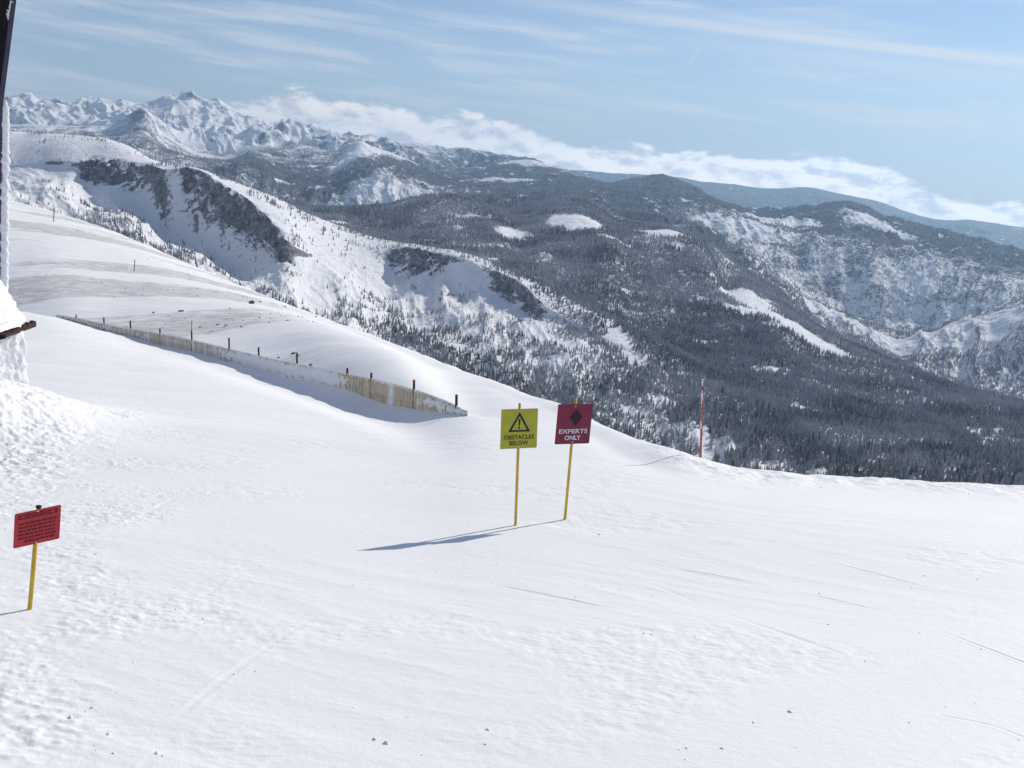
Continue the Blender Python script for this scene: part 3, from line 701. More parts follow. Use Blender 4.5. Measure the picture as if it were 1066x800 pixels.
# ================================================================== THINGS
M_YEL = paint('yellow_paint', (.62, .40, .03), .5, .3, .15, 9.0, (.35, .25, .1), .3)
M_SIGN_Y = paint('olive_yellow_panel', (.42, .40, .035), .45, .35, .08, 7.0, (.3, .28, .1), .2)
M_DIA = paint('diamond_ink', (.035, .020, .028), .6, .2)
M_SIGN_R = paint('maroon_panel', (.20, .018, .048), .45, .35, .1, 7.0, (.2, .05, .07), .25)
M_SIGN_O = paint('faded_red_panel', (.50, .035, .045), .5, .35, .12, 7.0, (.3, .06, .06), .3)
M_BLACK = paint('black_ink', (.016, .018, .022), .6, .2)
M_INK_R = paint('dark_red_ink', (.17, .016, .024), .6, .2)
M_WHITE = paint('white_ink', (.72, .72, .74), .6, .2)
M_BOLT = paint('zinc_bolt', (.55, .55, .55), .4, .5)
M_RED = paint('red_pole_paint', (.36, .12, .10), .6, .25, .3, 5.0, (.65, .58, .56), .8)
M_WOOD = paint('weathered_picket', (.60, .47, .28), .8, .1, .3, 3.0, (.26, .2, .13), .35)
M_POST = paint('dark_post_wood', (.055, .045, .042), .85, .1, .3, 6.0, (.2, .2, .2), .3)
M_CAP = paint('red_post_cap', (.36, .06, .06), .7, .2)
M_BROWN = paint('dark_brown_eave', (.060, .034, .032), .8, .1, .3, 5.0, (.3, .28, .28), .3)
M_SLATE = paint('slate_board_edge', (.075, .07, .105), .7, .2, .12, 5.0)
M_BLK = paint('near_black_board', (.010, .008, .010), .7, .15)
M_BAMB = paint('bamboo_pole', (.26, .22, .17), .8, .1)
M_STONE = paint('scree_rock', (.13, .12, .115), .9, .1, .3, 2.0)
def rime_mat():
    t = NT('rime_ice'); p = t.pos()
    n = t.noise(p, 9.0, 6, .65); n2 = t.noise(p, 31.0, 4, .6)
    c = t.mix(n, (.85, .85, .865), (.90, .90, .905))
    return t.finish(c, .6, t.bump(t.math('ADD', n, t.math('MULTIPLY', n2, .4)), .7, .06), .25)
M_RIME = rime_mat()

def text_mesh(body, bold=.012):
    cu = bpy.data.curves.new('lettering', 'FONT'); cu.body = body; cu.offset = bold; cu.resolution_u = 4
    ob = bpy.data.objects.new('lettering', cu); COL.objects.link(ob)
    me = bpy.data.meshes.new_from_object(ob)
    bpy.data.objects.remove(ob); bpy.data.curves.remove(cu)
    v = np.array([x.co[:2] for x in me.vertices]); f = [list(p.vertices) for p in me.polygons]
    bpy.data.meshes.remove(me)
    lo, hi = v.min(0), v.max(0)
    return (v - lo) / (hi - lo), f, (hi[0] - lo[0]) / (hi[1] - lo[1])

class Panel:
    """flat sign board: unit coordinates s, t in 0..1 from its lower left corner"""
    def __init__(s, base, corners, face_az, thick=.007):
        n = np.array([math.sin(face_az), math.cos(face_az), 0.0])      # horizontal, towards the viewer
        cpx = np.mean(corners, 0); r0 = math.hypot(base[0], base[1]) - .045
        c = at(cpx[0], cpx[1], r0)
        P = []
        for q in corners:
            a, t = ray(*q); d = np.array([math.sin(a), math.cos(a), t]); P.append(d * (c @ n) / (d @ n))
        tl, tr_, br, bl = P
        s.c = sum(P) / 4; s.u = ((tr_ - tl) + (br - bl)) / 2; v = ((tl - bl) + (tr_ - br)) / 2
        s.v = v; s.n = np.cross(s.u, s.v); s.n /= np.linalg.norm(s.n)
        if s.n @ n < 0: s.n = -s.n
        s.th = thick; s.w = np.linalg.norm(s.u); s.h = np.linalg.norm(s.v); s.base = base
    def p(s, a, b, o=0.0): return s.c + (a - .5) * s.u + (b - .5) * s.v + (s.th / 2 + o) * s.n
    def board(s, mat, parent):
        bm = bmesh.new()
        rad = .018; ring = []
        for cx, cy, a0 in ((1, 1, 0), (0, 1, 90), (0, 0, 180), (1, 0, 270)):
            for k in range(5):
                a = math.radians(a0 + 22.5 * k); dx = rad / s.w; dy = rad / s.h
                ring.append(((cx - dx if cx else dx) + dx * math.cos(a), (cy - dy if cy else dy) + dy * math.sin(a)))
        f = [bm.verts.new(s.p(a, b)) for a, b in ring]; g = [bm.verts.new(s.p(a, b, -s.th)) for a, b in ring]
        bm.faces.new(f); bm.faces.new(g[::-1]); n = len(f)
        for k in range(n): bm.faces.new((f[k], g[k], g[(k + 1) % n], f[(k + 1) % n]))
        return bm_obj('panel', bm, mat, parent, s.base)
    def text(s, body, x0, x1, y0, y1, mat, parent, bold=.012):
        v, f, _ = text_mesh(body, bold)
        bm = bmesh.new(); vs = [bm.verts.new(s.p(x0 + a * (x1 - x0), y0 + b * (y1 - y0), .0018)) for a, b in v]
        for q in f:
            try: bm.faces.new([vs[i] for i in q])
            except ValueError: pass
        return bm_obj('lettering', bm, mat, parent, s.base)
    def shape(s, name, polys, mat, parent, o=.0022):
        bm = bmesh.new()
        for pg in polys:
            bm.faces.new([bm.verts.new(s.p(a, b, o)) for a, b in pg])
        return bm_obj(name, bm, mat, parent, s.base)
    def bolts(s, spots, parent):
        for a, b in spots:
            bm = bmesh.new(); c = s.p(a, b)
            add_tube(bm, [c, c + s.n * .006], .011, 8); bm_obj('bolt', bm, M_BOLT, parent, s.base)

def frame_poly(outer, inner):
    n = len(outer)
    return [[outer[k], outer[(k + 1) % n], inner[(k + 1) % n], inner[k]] for k in range(n)]

def sign_base(name, b, topq, label, corners, face_az, mat, postr=.024, cat='sign'):
    base = ground_pt(*b); e = empty(name, base); tag(e, label, cat)
    top = at(topq[0], topq[1], math.hypot(base[0], base[1]))
    d = top - base; bm = bmesh.new()
    add_tube(bm, [base - d * .12, base + d * .5, top], postr, 10)
    bm_obj('post', bm, M_YEL, e, base, True)
    pn = Panel(base, corners, face_az); pn.board(mat, e)
    return base, e, pn, top

az0 = ray(540, 447)[0]
base, e, pn, _ = sign_base('warning_sign', (536.5, 548.5), (541.2, 420), 'olive yellow warning sign reading obstacles below on a yellow post in the snow',
    [(522, 426.6), (560, 425.2), (558.7, 466.3), (520.6, 467.7)], az0 + math.pi + math.radians(-22), M_SIGN_Y)
o = [(.5, .92), (.80, .425), (.20, .425)]; i_ = [(.5, .825), (.715, .468), (.285, .468)]
pn.shape('warning_triangle', frame_poly(o, i_), M_BLACK, e)
pn.shape('exclamation_mark', [[(.472, .755), (.528, .755), (.515, .575), (.485, .575)], [(.475, .55), (.525, .55), (.525, .50), (.475, .50)]], M_BLACK, e)
pn.text('OBSTACLES', .09, .91, .235, .345, M_BLACK, e, .02); pn.text('BELOW', .24, .76, .085, .195, M_BLACK, e, .02)
pn.bolts([(.5, .965), (.5, .035)], e)

base, e, pn, _ = sign_base('experts_sign', (588, 542), (599.3, 415.5), 'maroon experts only sign with a black diamond on a yellow post in the snow',
    [(581.2, 421.3), (617.2, 420.3), (613.2, 461.9), (577.3, 462.7)], az0 + math.pi + math.radians(-21), M_SIGN_R)
pn.shape('diamond', [[(.545, .875), (.735, .665), (.545, .455), (.355, .665)]], M_DIA, e)
pn.text('EXPERTS', .09, .91, .265, .375, M_WHITE, e, .016); pn.text('ONLY', .27, .73, .10, .215, M_WHITE, e, .016)
pn.bolts([(.5, .945), (.5, .05)], e)

azr = ray(38, 548)[0]
base, e, pn, top = sign_base('closure_sign', (31, 636), (40.3, 527.3), 'faded red notice board with a dark boxed heading on a yellow post at the left',
    [(15, 535.5), (64, 525.5), (61.6, 560.8), (13.8, 571.5)], azr + math.pi + math.radians(4), M_SIGN_O)
bm = bmesh.new(); add_tube(bm, [top - (top - base) * .012, top + (top - base) * .006], .029, 10); bm_obj('post_cap', bm, M_BLACK, e, base)
o = [(.08, .80), (.92, .80), (.92, .93), (.08, .93)]; i_ = [(.135, .825), (.865, .825), (.865, .905), (.135, .905)]
pn.shape('heading_frame', frame_poly(o, i_), M_INK_R, e)
pn.text('WARNING', .22, .78, .832, .898, M_INK_R, e, .02)
lines = []
for k in range(6):
    y = .69 - .105 * k; x = .10 + (.12 if k == 5 else 0)
    while x < (.78 if k == 5 else .88):
        w = random.uniform(.04, .12); xe = min(x + w, .91); y2 = y - .052
        lines.append([(x, y), (xe, y + random.uniform(-.006, .006)), (xe, y2), (x, y2)]); x = xe + random.uniform(.014, .026)
pn.shape('small_print', lines, M_INK_R, e)
pn.bolts([(.5, .955), (.5, .03)], e)

# red and white marker pole beyond the edge
rp = float(np.interp(ray(729, 478)[0], AZ, rb)) * 1.03
pb = at(728.9, 484, rp); pt = at(732.2, 392.5, rp); gz = ground_z(pb[0], pb[1])
e = empty('marker_pole', (pb[0], pb[1], gz)); tag(e, 'tall thin red marker pole crusted with white rime beyond the snow edge', 'pole')
bs = (pb[0], pb[1], gz); d = pt - pb
bm = bmesh.new(); add_tube(bm, [pb - d * .25, pb + d * .5, pt], [.032, .030, .027], 10); bm_obj('pole', bm, M_RED, e, bs, True)
bm = bmesh.new(); N = 46
side_ = -cR * .016 - np.array([0, .012, 0])
pts = [pb + d * (.42 + .575 * k / N) + side_ * (1 + .3 * math.sin(k * 1.7)) for k in range(N)]
add_tube(bm, pts, [max(.005, .021 * (.65 + .5 * math.sin(k * .31 + 1.3 * math.sin(k * .17)) + .25 * math.sin(k * 2.3))) for k in range(N)], 7); bm_obj('rime_crust', bm, M_RIME, e, bs, True)

# thin bamboo wands on the left hillside
for name, a, b, lab in (('bamboo_pole', (55.8, 231), (56.4, 216), 'thin bamboo wand standing alone high on the left hillside'),
                        ('bamboo_pole', (139.4, 282.5), (140.4, 270.5), 'thin bamboo wand halfway down the left hillside above the fence'),
                        ('bamboo_pole', (199.2, 347), (199.6, 334), 'thin bamboo wand sticking up behind a picket fence post')):
    g = ground_pt(*a); r = math.hypot(g[0], g[1]); tp = at(b[0], b[1], r); bm = bmesh.new()
    add_tube(bm, [g - (tp - g) * .15, g + (tp - g) * .5 + np.array([.02, 0, 0]), tp], r * .00042, 6)
    o = bm_obj(name, bm, M_BAMB, None, g); o.location = Vector(g); tag(o, lab, 'pole', 'bamboo wands')

# ------------------------------------------------------------------ picket fence half buried in drift
fb = ground_pt(300, 390); fe = empty('picket_fence', fb)
tag(fe, 'weathered wooden picket snow fence half buried in drifted snow along the slope', 'fence')
fx_, fy_, fr_ = (np.array(q) for q in zip(*FTOP)); bx_, by_, br_ = (np.array(q) for q in zip(*FBASE))
xs = np.linspace(58, 489, 4000)
top_line = np.array([at(x, p1(np.array([x]), fx_, fy_)[0] - .4, p1(np.array([x]), fx_, fr_)[0]) for x in xs[::20]])
base_line = np.array([at(x, p1(np.array([x]), bx_, by_)[0], p1(np.array([x]), bx_, br_)[0]) for x in xs[::20]])
xk = xs[::20]
plan = np.hypot(*np.diff(top_line[:, :2], axis=0).T); arc = np.concatenate([[0], np.cumsum(plan)])
L = arc[-1]
def fence_at(s):
    q = lambda A: np.array([np.interp(s, arc, A[:, k]) for k in range(3)])
    T, B = q(top_line), q(base_line); x = float(np.interp(s, arc, xk))
    e_ = .3; d = np.array([np.interp(s + e_, arc, top_line[:, k]) - np.interp(s - e_, arc, top_line[:, k]) for k in range(3)])
    d[2] = 0; d /= np.linalg.norm(d); n = np.array([d[1], -d[0], 0])
    if n @ T > 0: n = -n
    return T, B, d, n, x
bm = bmesh.new(); s_ = 0.0; rf_ = random.Random(5)
while s_ < L:
    T, B, d, n, x = fence_at(s_)
    miss = rf_.random() < .13 or 403 < x < 409
    if not miss:
        h = T[2] - B[2]; hh = h + rf_.uniform(-.07, .03)
        if 386 < x < 403: lean = .35 * (x - 386) / 17
        else: lean = rf_.gauss(0, .025)
        c0 = np.array([T[0], T[1], B[2] - .25]); c1 = np.array([T[0], T[1], B[2] + hh]) + d * lean
        wv = .026 * rf_.uniform(.8, 1.2); m_ = (c0 + c1) / 2; ax = (c1 - c0) / 2
        add_box(bm, m_ + n * .014, d * wv, n * .007, ax)
    s_ += .13 + .035 * rf_.random() if x > 300 else .16 + .07 * rf_.random()
for fr in (.28, .8):
    pts = []
    for s_ in np.arange(0, L, .8):
        T, B, d, n, x = fence_at(s_); pts.append(np.array([T[0], T[1], B[2] + fr * (T[2] - B[2])]))
    add_tube(bm, pts, .008, 5)
bm_obj('slat_panel', bm, M_WOOD, fe, fb)
POSTS = [(79.1, 326.8, 0), (108, 329.5, 0), (135.6, 332.8, 0), (166.4, 340.8, 0), (199.4, 343.6, 0), (238.3, 350.8, 0), (269.2, 360.6, 0), (309, 366.2, 1), (361.5, 382.2, 0), (386.5, 387.2, 0), (431, 394.8, 1), (475.2, 409.8, 0)]
for x, y, red in POSTS:
    y += 1.2
    r = float(p1(np.array([x]), fx_, fr_)[0]) + .16
    tp = at(x, y, r); b0 = tp.copy(); b0[2] = ground_z(tp[0], tp[1]) - .5
    rad = .04 + .0003 * r; bm = bmesh.new()
    add_tube(bm, [b0, (b0 + tp) / 2 + np.array([.01, 0, 0]), tp - np.array([0, 0, .01]), tp], [rad * 1.06, rad, rad * .97, rad * .8], 9)
    po = bm_obj('post', bm, M_POST, fe, fb)
    if red:
        bm = bmesh.new(); add_tube(bm, [tp - np.array([0, 0, .14]), tp + np.array([0, 0, .015])], [rad * 1.12, rad * .95], 9)
        bm_obj('post_cap', bm, M_CAP, po, fb); po['label'] = 'dark fence post with a red cap'
# wind-packed snow plastered on the pickets
ns, nh = int(L / .07), 16
S = np.linspace(0.2, L - .1, ns); Vv = np.zeros((ns, nh, 3))
cov_x = [(58, .35), (120, .25), (150, .12), (185, .0), (215, .10), (232, .35), (250, .55), (300, .62), (345, .6), (360, .35), (368, -.1), (395, -.15), (430, -.1), (442, .35), (460, .45), (489, .5)]
fr = np.linspace(-.15, 1.06, nh)
for i, s in enumerate(S):
    T, B, d, n, x = fence_at(s)
    cv = np.interp(x, *zip(*cov_x)) - .08; h = T[2] - B[2]
    nz = (fbm(np.full(nh, s / .6), fr * h / .30, 4, 301, .65) + .5 * fbm(np.full(nh, s / .16), fr * h / .9, 2, 305))
    prof = .62 - 1.9 * np.abs(fr - .52) ** 1.6 - .25 * (fr > .84)
    th = np.clip((cv * 1.25 + prof * .55 - .62 + .42 * nz), -.25, .5) * .22
    Vv[i] = np.stack([T[0] + n[0] * (.022 + th), T[1] + n[1] * (.022 + th), B[2] + fr * h], -1)
g = grid_faces(ns, nh); Vv = Vv.reshape(-1, 3) - fb
mesh_np('snow_crust', Vv, g, M_RIME, True, None, fe)

# ------------------------------------------------------------------ rime covered hut at the left edge
hb = ground_pt(31.5, 433); rh = math.hypot(hb[0], hb[1]); ah = math.atan2(hb[0], hb[1])
hut = empty('ski_hut', hb); tag(hut, 'hut buried in white rime at the left edge with dark eave and leaning dark board', 'hut')
lf = np.array([-.52, -.854, 0]); bk = np.array([-.854, .52, 0])
ta = ray(38, 335.5); ez = (rh + .9) * ta[1]                       # height of the eave
def rime_wall():
    nu, nv_ = 150, 70; Vs = []
    P = [hb + lf * 3.2, hb, hb + bk * 3.5]
    zt = ez - .10
    for i in range(nu):
        f = i / (nu - 1) * 2; k = min(int(f), 1); q = P[k] + (P[k + 1] - P[k]) * (f - k)
        n = (-bk if k == 0 else -lf)
        wc = math.exp(-((f - 1) / .05) ** 2); n = n * (1 - wc) + (-(bk + lf) / 1.5) * wc
        for j in range(nv_):
            z = hb[2] - .8 + (zt - hb[2] + .8) * j / (nv_ - 1)
            Vs.append((q[0], q[1], z, n[0], n[1]))
    Vs = np.array(Vs)
    u = Vs[:, 0] * 1.0 + Vs[:, 1] * .8; z = Vs[:, 2]
    dsp = .04 * fbm(u / .4, z / .4, 4, 311, .6) + .028 * (ridged(u / .22, z / .3, 3, 313) - .8)
    Vs[:, 0] += Vs[:, 3] * dsp; Vs[:, 1] += Vs[:, 4] * dsp
    mesh_np('wall', Vs[:, :3] - hb, grid_faces(nu, nv_), M_RIME, True, None, hut)
rime_wall()
# eave board: level, running away from the viewer to its tip right of the wall corner
tip = at(37.5, 338, rh + .9); tip[2] = ez - .05
tn_ = ray(-14, 356)[1]; nearp = at(-14, 356, tip[2] / tn_)
d = tip - nearp; Ld = np.linalg.norm(d); d /= Ld; w = np.cross(d, [0, 0, 1.0]); w /= np.linalg.norm(w)
bm = bmesh.new(); add_box(bm, (tip + nearp) / 2 - w * .02, d * Ld / 2, w * .03, np.array([0, 0, .082]), .006)
for k in range(9):
    c = nearp + d * Ld * (k + .6) / 9.4
    add_box(bm, c + np.array([0, 0, .10]), d * .05, w * .05, np.array([0, 0, .03]))
ev = bm_obj('eave', bm, M_BROWN, hut, hb)
bm = bmesh.new(); bp = at(1.5, 352, tip[2] / ray(1.5, 352)[1] - .05)
add_tube(bm, [bp + np.array([0, 0, .10]), bp - np.array([0, 0, .02])], [.13, .10], 9); bm_obj('beam_end', bm, M_BLK, ev, hb)
# heap of snow on the roof
nu, nv_ = 90, 60; Vs = []
dd = np.array([d[0], d[1], 0]); dd /= np.linalg.norm(dd); lw = np.array([-dd[1], dd[0], 0])
c0 = nearp + dd * 1.0 + lw * .42; c0[2] = ez + .10
la = np.linalg.norm((tip - c0)[:2] @ dd[:2]) - .06
for i in range(nu):
    for j in range(nv_):
        a = 2 * math.pi * i / (nu - 1); q = j / (nv_ - 1)
        p = c0 + dd * (q * math.cos(a) * la) + lw * (q * math.sin(a) * .55)
        Vs.append((p[0], p[1], p[2] + 1.95 * (1 - q ** 1.12), math.cos(a), math.sin(a), q))
Vs = np.array(Vs); dsp = .10 * fbm(Vs[:, 0] / .4 + Vs[:, 1] / .6, Vs[:, 2] / .45, 4, 321, .6) * np.clip(Vs[:, 5] * 3, 0, 1)
P3 = Vs[:, :3] + (dsp * Vs[:, 3])[:, None] * dd + (dsp * Vs[:, 4])[:, None] * lw
P3[:, 2] += .06 * fbm(Vs[:, 0] / .3, Vs[:, 1] / .3, 3, 323)
mesh_np('roof_snow', P3 - hb, grid_faces(nu, nv_), M_RIME, True, None, hut)
ln_ = np.array([-math.cos(ah), math.sin(ah), 0])
# dark upright with a leaning board on top, rime on its weather side
rq = rh + .4
A, B_ = at(.4, 300, rq), at(3.3, 100, rq)
bm = bmesh.new(); hw = .16
for_n = np.array([math.sin(ah), math.cos(ah), 0])
mid = (A + B_) / 2 + ln_ * hw; add_box(bm, mid, ln_ * hw, for_n * .10, (B_ - A) / 2, .01); bm_obj('upright', bm, M_SLATE, hut, hb)
A, B_ = at(3.6, 106, rq - .12), at(20.2, -24, rq - .12)
dz = (B_ - A) / 2; ln = np.linalg.norm(dz); dzn = dz / ln; sw = np.cross(dzn, for_n); sw /= np.linalg.norm(sw)
if sw @ ln_ < 0: sw = -sw
bm = bmesh.new(); add_box(bm, (A + B_) / 2 + sw * .06, sw * .06, for_n * .05, dz, .006); lb = bm_obj('leaning_board', bm, M_SLATE, hut, hb)
bm = bmesh.new(); add_box(bm, (A + B_) / 2 + sw * .54 - for_n * .02, sw * .42, for_n * .05, dz, .006); bm_obj('board_face', bm, M_BLK, lb, hb)
# a scrap of white handwriting running up the board
bm = bmesh.new(); fr0 = -for_n * .078
wr = lambda a, b: at(a, b, rq - .12) + fr0
for st_ in ([(12.6, -1), (11, 1.5), (13.6, 3.0), (11.6, 3.4), (10.2, 2.0)], [(11, 3.4), (10.2, 6.5), (9.6, 9.5), (10.6, 8), (10.2, 11), (8.6, 11.5), (7.4, 11), (8.6, 13.2), (9.6, 13), (8.0, 14.8), (6.9, 14), (7.6, 17.5), (8.6, 19.5), (8.9, 21), (8.0, 20)], [(9.4, 11.5), (8.8, 15.5), (9.2, 18)]):
    add_tube(bm, [wr(*q) for q in st_], .017, 6)
bm_obj('handwriting', bm, M_WHITE, lb, hb)
def rime_strip(p0, p1_, wid, seed):
    n = 60; nn = 14; rs = np.random.default_rng(seed); Vs = []
    for i in range(n):
        f = i / (n - 1); c = np.array(p0) * (1 - f) + np.array(p1_) * f
        ww = wid * (.55 + .5 * abs(perlin(np.array([f * 9.3]), np.array([seed * 1.7]), 3)[0]) + .25 * rs.random()) * min(1, f * 9 + .15, (1 - f) * 9 + .15)
        for k in range(nn):
            a = 2 * math.pi * k / (nn - 1)
            p = c - ln_ * ww * math.cos(a) + for_n * .6 * ww * math.sin(a); Vs.append(p)
    mesh_np('rime_crust', np.array(Vs) - hb, grid_faces(n, nn), M_RIME, True, None, hut)
rime_strip(at(5.2, 190, rq - .05), at(5.4, 104, rq - .05), .13, 3)
rime_strip(at(4.0, 312, rq - .05), at(4.6, 180, rq - .05), .14, 4)

# ------------------------------------------------------------------ small stuff on the snow
def lumps(name, spots, mat, label, cat, flat=.7, seed=1):
    ico_v, ico_f = [], []
    bm = bmesh.new(); bmesh.ops.create_icosphere(bm, subdivisions=2, radius=1); bm.verts.index_update()
    iv = np.array([v.co[:] for v in bm.verts]); if_ = np.array([[v.index for v in f.verts] for f in bm.faces]); bm.free()
    rs = np.random.default_rng(seed); Vs, Fs = [], []
    for k, (x, y, r) in enumerate(spots):
        z = ground_z(x, y)
        d = 1 + .42 * fbm(iv[:, 0] * 1.3 + k * 3.1, iv[:, 1] * 1.3 + iv[:, 2] * 1.7, 2, 400)[:, None]
        v = iv * d * r * np.array([rs.uniform(.8, 1.5), rs.uniform(.8, 1.3), flat * rs.uniform(.6, 1.1)]); a = rs.random() * 6.28
        v = np.stack([v[:, 0] * math.cos(a) - v[:, 1] * math.sin(a), v[:, 0] * math.sin(a) + v[:, 1] * math.cos(a), v[:, 2]], 1)
        Vs.append(v + np.array([x, y, z + .22 * r])); Fs.append(if_ + k * len(iv))
    o = mesh_np(name, np.concatenate(Vs), np.concatenate(Fs), mat, True)
    return tag(o, label, cat, kind='stuff')
sp_ = []; rs = random.Random(11)
while len(sp_) < 230:
    u = rs.random()
    if u < .45: q = (rs.gauss(110, 95), rs.uniform(470, 800))
    elif u < .75: q = (rs.uniform(250, 1066), rs.uniform(555, 800))
    elif u < .88:
        f = rs.random(); q = (300 + 500 * f + rs.gauss(0, 18), 600 + 20 * f + rs.gauss(0, 11))
    else:
        f = rs.random(); q = (780 + 280 * f, 500 + 10 * f + abs(rs.gauss(0, 8)))
    if not (0 < q[0] < 1066 and q[1] < 800): continue
    x, y = ground_hit(*q); sp_.append((x, y, min(.02, .004 + .003 * rs.expovariate(1) + .008 * (rs.random() < .06))))
lumps('snow_crumbs', sp_, M_RIME, 'loose white snow crumbs strewn over the packed slope', 'snow crumbs')
sp_ = []; a_lo, a_hi = ray(0, 250)[0], ray(330, 350)[0]
idx_s = np.argwhere((scour > .55) & (AZ[:, None] > a_lo) & (AZ[:, None] < a_hi))
for k in rs.sample(range(len(idx_s)), 420):
    i, j = idx_s[k]; sp_.append((XX[i, j], YY[i, j], .035 + .05 * rs.expovariate(1.8)))
lumps('scree_stones', sp_, M_STONE, 'small dark stones showing through the wind scoured snow on the left hillside', 'stones', .6, 3)
g = ground_pt(262, 316); bm = bmesh.new(); bmesh.ops.create_icosphere(bm, subdivisions=3, radius=1)
for v in bm.verts:
    n = .35 * float(perlin(np.array([v.co.x * 1.6 + 3]), np.array([v.co.y * 1.6 + v.co.z * 2]), 9)[0])
    v.co = Vector((v.co.x * 1.1, v.co.y * .9, v.co.z * 1.0 + .3)) * (1 + n) * .36
o = bm_obj('boulder', bm, M_STONE, None, None, False); o.location = Vector(g); tag(o, 'dark boulder poking out of the snow near the crest of the left hillside', 'boulder')

# ------------------------------------------------------------------ air
zmin = float(min(ZF.min(), NEAR_Z.min())); zmax = float(ZF.max())
print('Z range', zmin, zmax, 'near', NEAR_Z.min())
def haze(density):
    t = NT('mountain_haze')
    pv = t.n('ShaderNodeVolumePrincipled')
    pv.inputs['Color'].default_value = (.46, .72, 1.0, 1); pv.inputs['Absorption Color'].default_value = (0, 0, 0, 1); pv.inputs['Density'].default_value = density
    pv.inputs['Anisotropy'].default_value = .4
    t.l(pv.outputs[0], t.out.inputs['Volume'])
    bm = bmesh.new()
    add_box(bm, (0, 10500, (zmin - 1 + zmax + 40) / 2), (17000, 0, 0), (0, 12500, 0), (0, 0, (zmax + 40 - zmin + 1) / 2))
    tag(bm_obj('haze', bm, t.m), 'thin blue mountain haze filling the air over the valley', 'haze', kind='stuff')
HAZE = 4.5e-5
if HAZE: haze(HAZE)

# ------------------------------------------------------------------ light and sky
sun = bpy.data.lights.new('sun', 'SUN'); sun.energy = 4.0; sun.angle = math.radians(.53); sun.color = (1, .938, .85)
so = bpy.data.objects.new('sun', sun); COL.objects.link(so)
so.rotation_euler = Vector(-SDIR).to_track_quat('-Z', 'Y').to_euler()

world = bpy.data.worlds.new('World'); sc.world = world; world.use_nodes = True
t = NT.__new__(NT); t.t = world.node_tree; t.t.nodes.clear()
wo = t.n('ShaderNodeOutputWorld')
sky = t.n('ShaderNodeTexSky', sky_type='NISHITA'); sky.sun_disc = False
sky.sun_elevation = SUN_EL; sky.sun_rotation = SUN_AZ; sky.altitude = 2200; sky.air_density = 1.0; sky.dust_density = .15; sky.ozone_density = 2.2
bg = t.n('ShaderNodeBackground'); bg.inputs[1].default_value = .104; t.l(sky.outputs[0], bg.inputs[0])
# clouds, laid out by compass direction and height above the horizon
tc = t.n('ShaderNodeTexCoord'); sp = t.n('ShaderNodeSeparateXYZ'); t.l(tc.outputs['Generated'], sp.inputs[0])
azn = t.math('MULTIPLY', t.math('ARCTAN2', sp.outputs[0], sp.outputs[1]), 57.29578)
eln = t.math('MULTIPLY', t.math('ARCSINE', sp.outputs[2]), 57.29578)
def vec(x, y, z=0.0):
    nd = t.n('ShaderNodeCombineXYZ')
    for s, v in zip(nd.inputs, (x, y, z)): t.inp(s, v)
    return nd.outputs[0]
def lut(sock, pts, lo, hi):
    """value along azimuth by a float curve; pts in degrees"""
    nd = t.n('ShaderNodeFloatCurve'); cm = nd.mapping; c = cm.curves[0]
    X = lambda a: (a + 60) / 120
    pts = [(X(a), (b - lo) / (hi - lo)) for a, b in pts]
    c.points[0].location = (0, pts[0][1]); c.points[1].location = (1, pts[-1][1])
    for p in pts: c.points.new(*p)
    cm.update()
    t.l(t.math('DIVIDE', t.math('ADD', sock, 60), 120), nd.inputs['Value'])
    return t.math('ADD', t.math('MULTIPLY', nd.outputs[0], hi - lo), lo)
def deg(x, y):
    a, e = ray(x, y); return math.degrees(a), math.degrees(math.atan(e))
TOP = [deg(*q) for q in ((-60, 135), (130, 118), (225, 108), (255, 101), (310, 97), (400, 107), (450, 117), (500, 119), (545, 133), (600, 146), (680, 154), (750, 160), (800, 163), (860, 163), (915, 174), (950, 186), (975, 200), (1010, 208), (1066, 207), (1200, 225))]
top = lut(azn, [(-60, TOP[0][1])] + TOP + [(60, TOP[-1][1])], -4, 7)
strg = lut(azn, [(-60, 0)] + [(deg(x, 150)[0], s) for x, s in ((60, 0), (200, .3), (270, .85), (330, .9), (560, .95), (700, 1), (900, 1), (960, .8), (1000, .85), (1066, .9), (1200, .5))] + [(60, .3)], 0, 1)
n_big = t.noise(vec(t.math('MULTIPLY', azn, .36), t.math('MULTIPLY', eln, .8)), 1.0, 9, .58, .3)
n_lit = t.noise(vec(t.math('MULTIPLY', t.math('ADD', azn, .35), .36), t.math('MULTIPLY', t.math('ADD', eln, .40), .8)), 1.0, 9, .58, .3)
hgt = t.math('SUBTRACT', t.math('ADD', top, t.math('MULTIPLY', t.math('SUBTRACT', n_big, .5), 2.5)), eln)
cov = t.math('MULTIPLY', t.mapr(hgt, -.05, .38), strg)
body = t.math('MULTIPLY', cov, t.mapr(n_big, .2, .42, .85, 1.0))
lit = t.mapr(t.math('SUBTRACT', n_big, n_lit), -.16, .07)
low = t.mapr(t.math('SUBTRACT', top, eln), .4, 2.6)
ccol = t.mix(t.math('MULTIPLY', lit, t.math('SUBTRACT', 1.0, t.math('MULTIPLY', low, .25))), (.50, .53, .60), (.95, .90, .87))
# high thin streaks
v2 = t.math('ADD', eln, t.math('MULTIPLY', azn, .085))
s1 = t.noise(vec(t.math('MULTIPLY', azn, .06), t.math('MULTIPLY', v2, .62)), 1.0, 7, .58, .5)
s2 = t.noise(vec(t.math('MULTIPLY', azn, .16), t.math('MULTIPLY', v2, 1.9), 7.0), 1.0, 6, .6, .4)
cir = t.mapr(t.math('ADD', t.math('MULTIPLY', s1, .68), t.math('MULTIPLY', s2, .32)), .45, .66)
veil = t.mapr(eln, -2, 9, .8, .62, False)
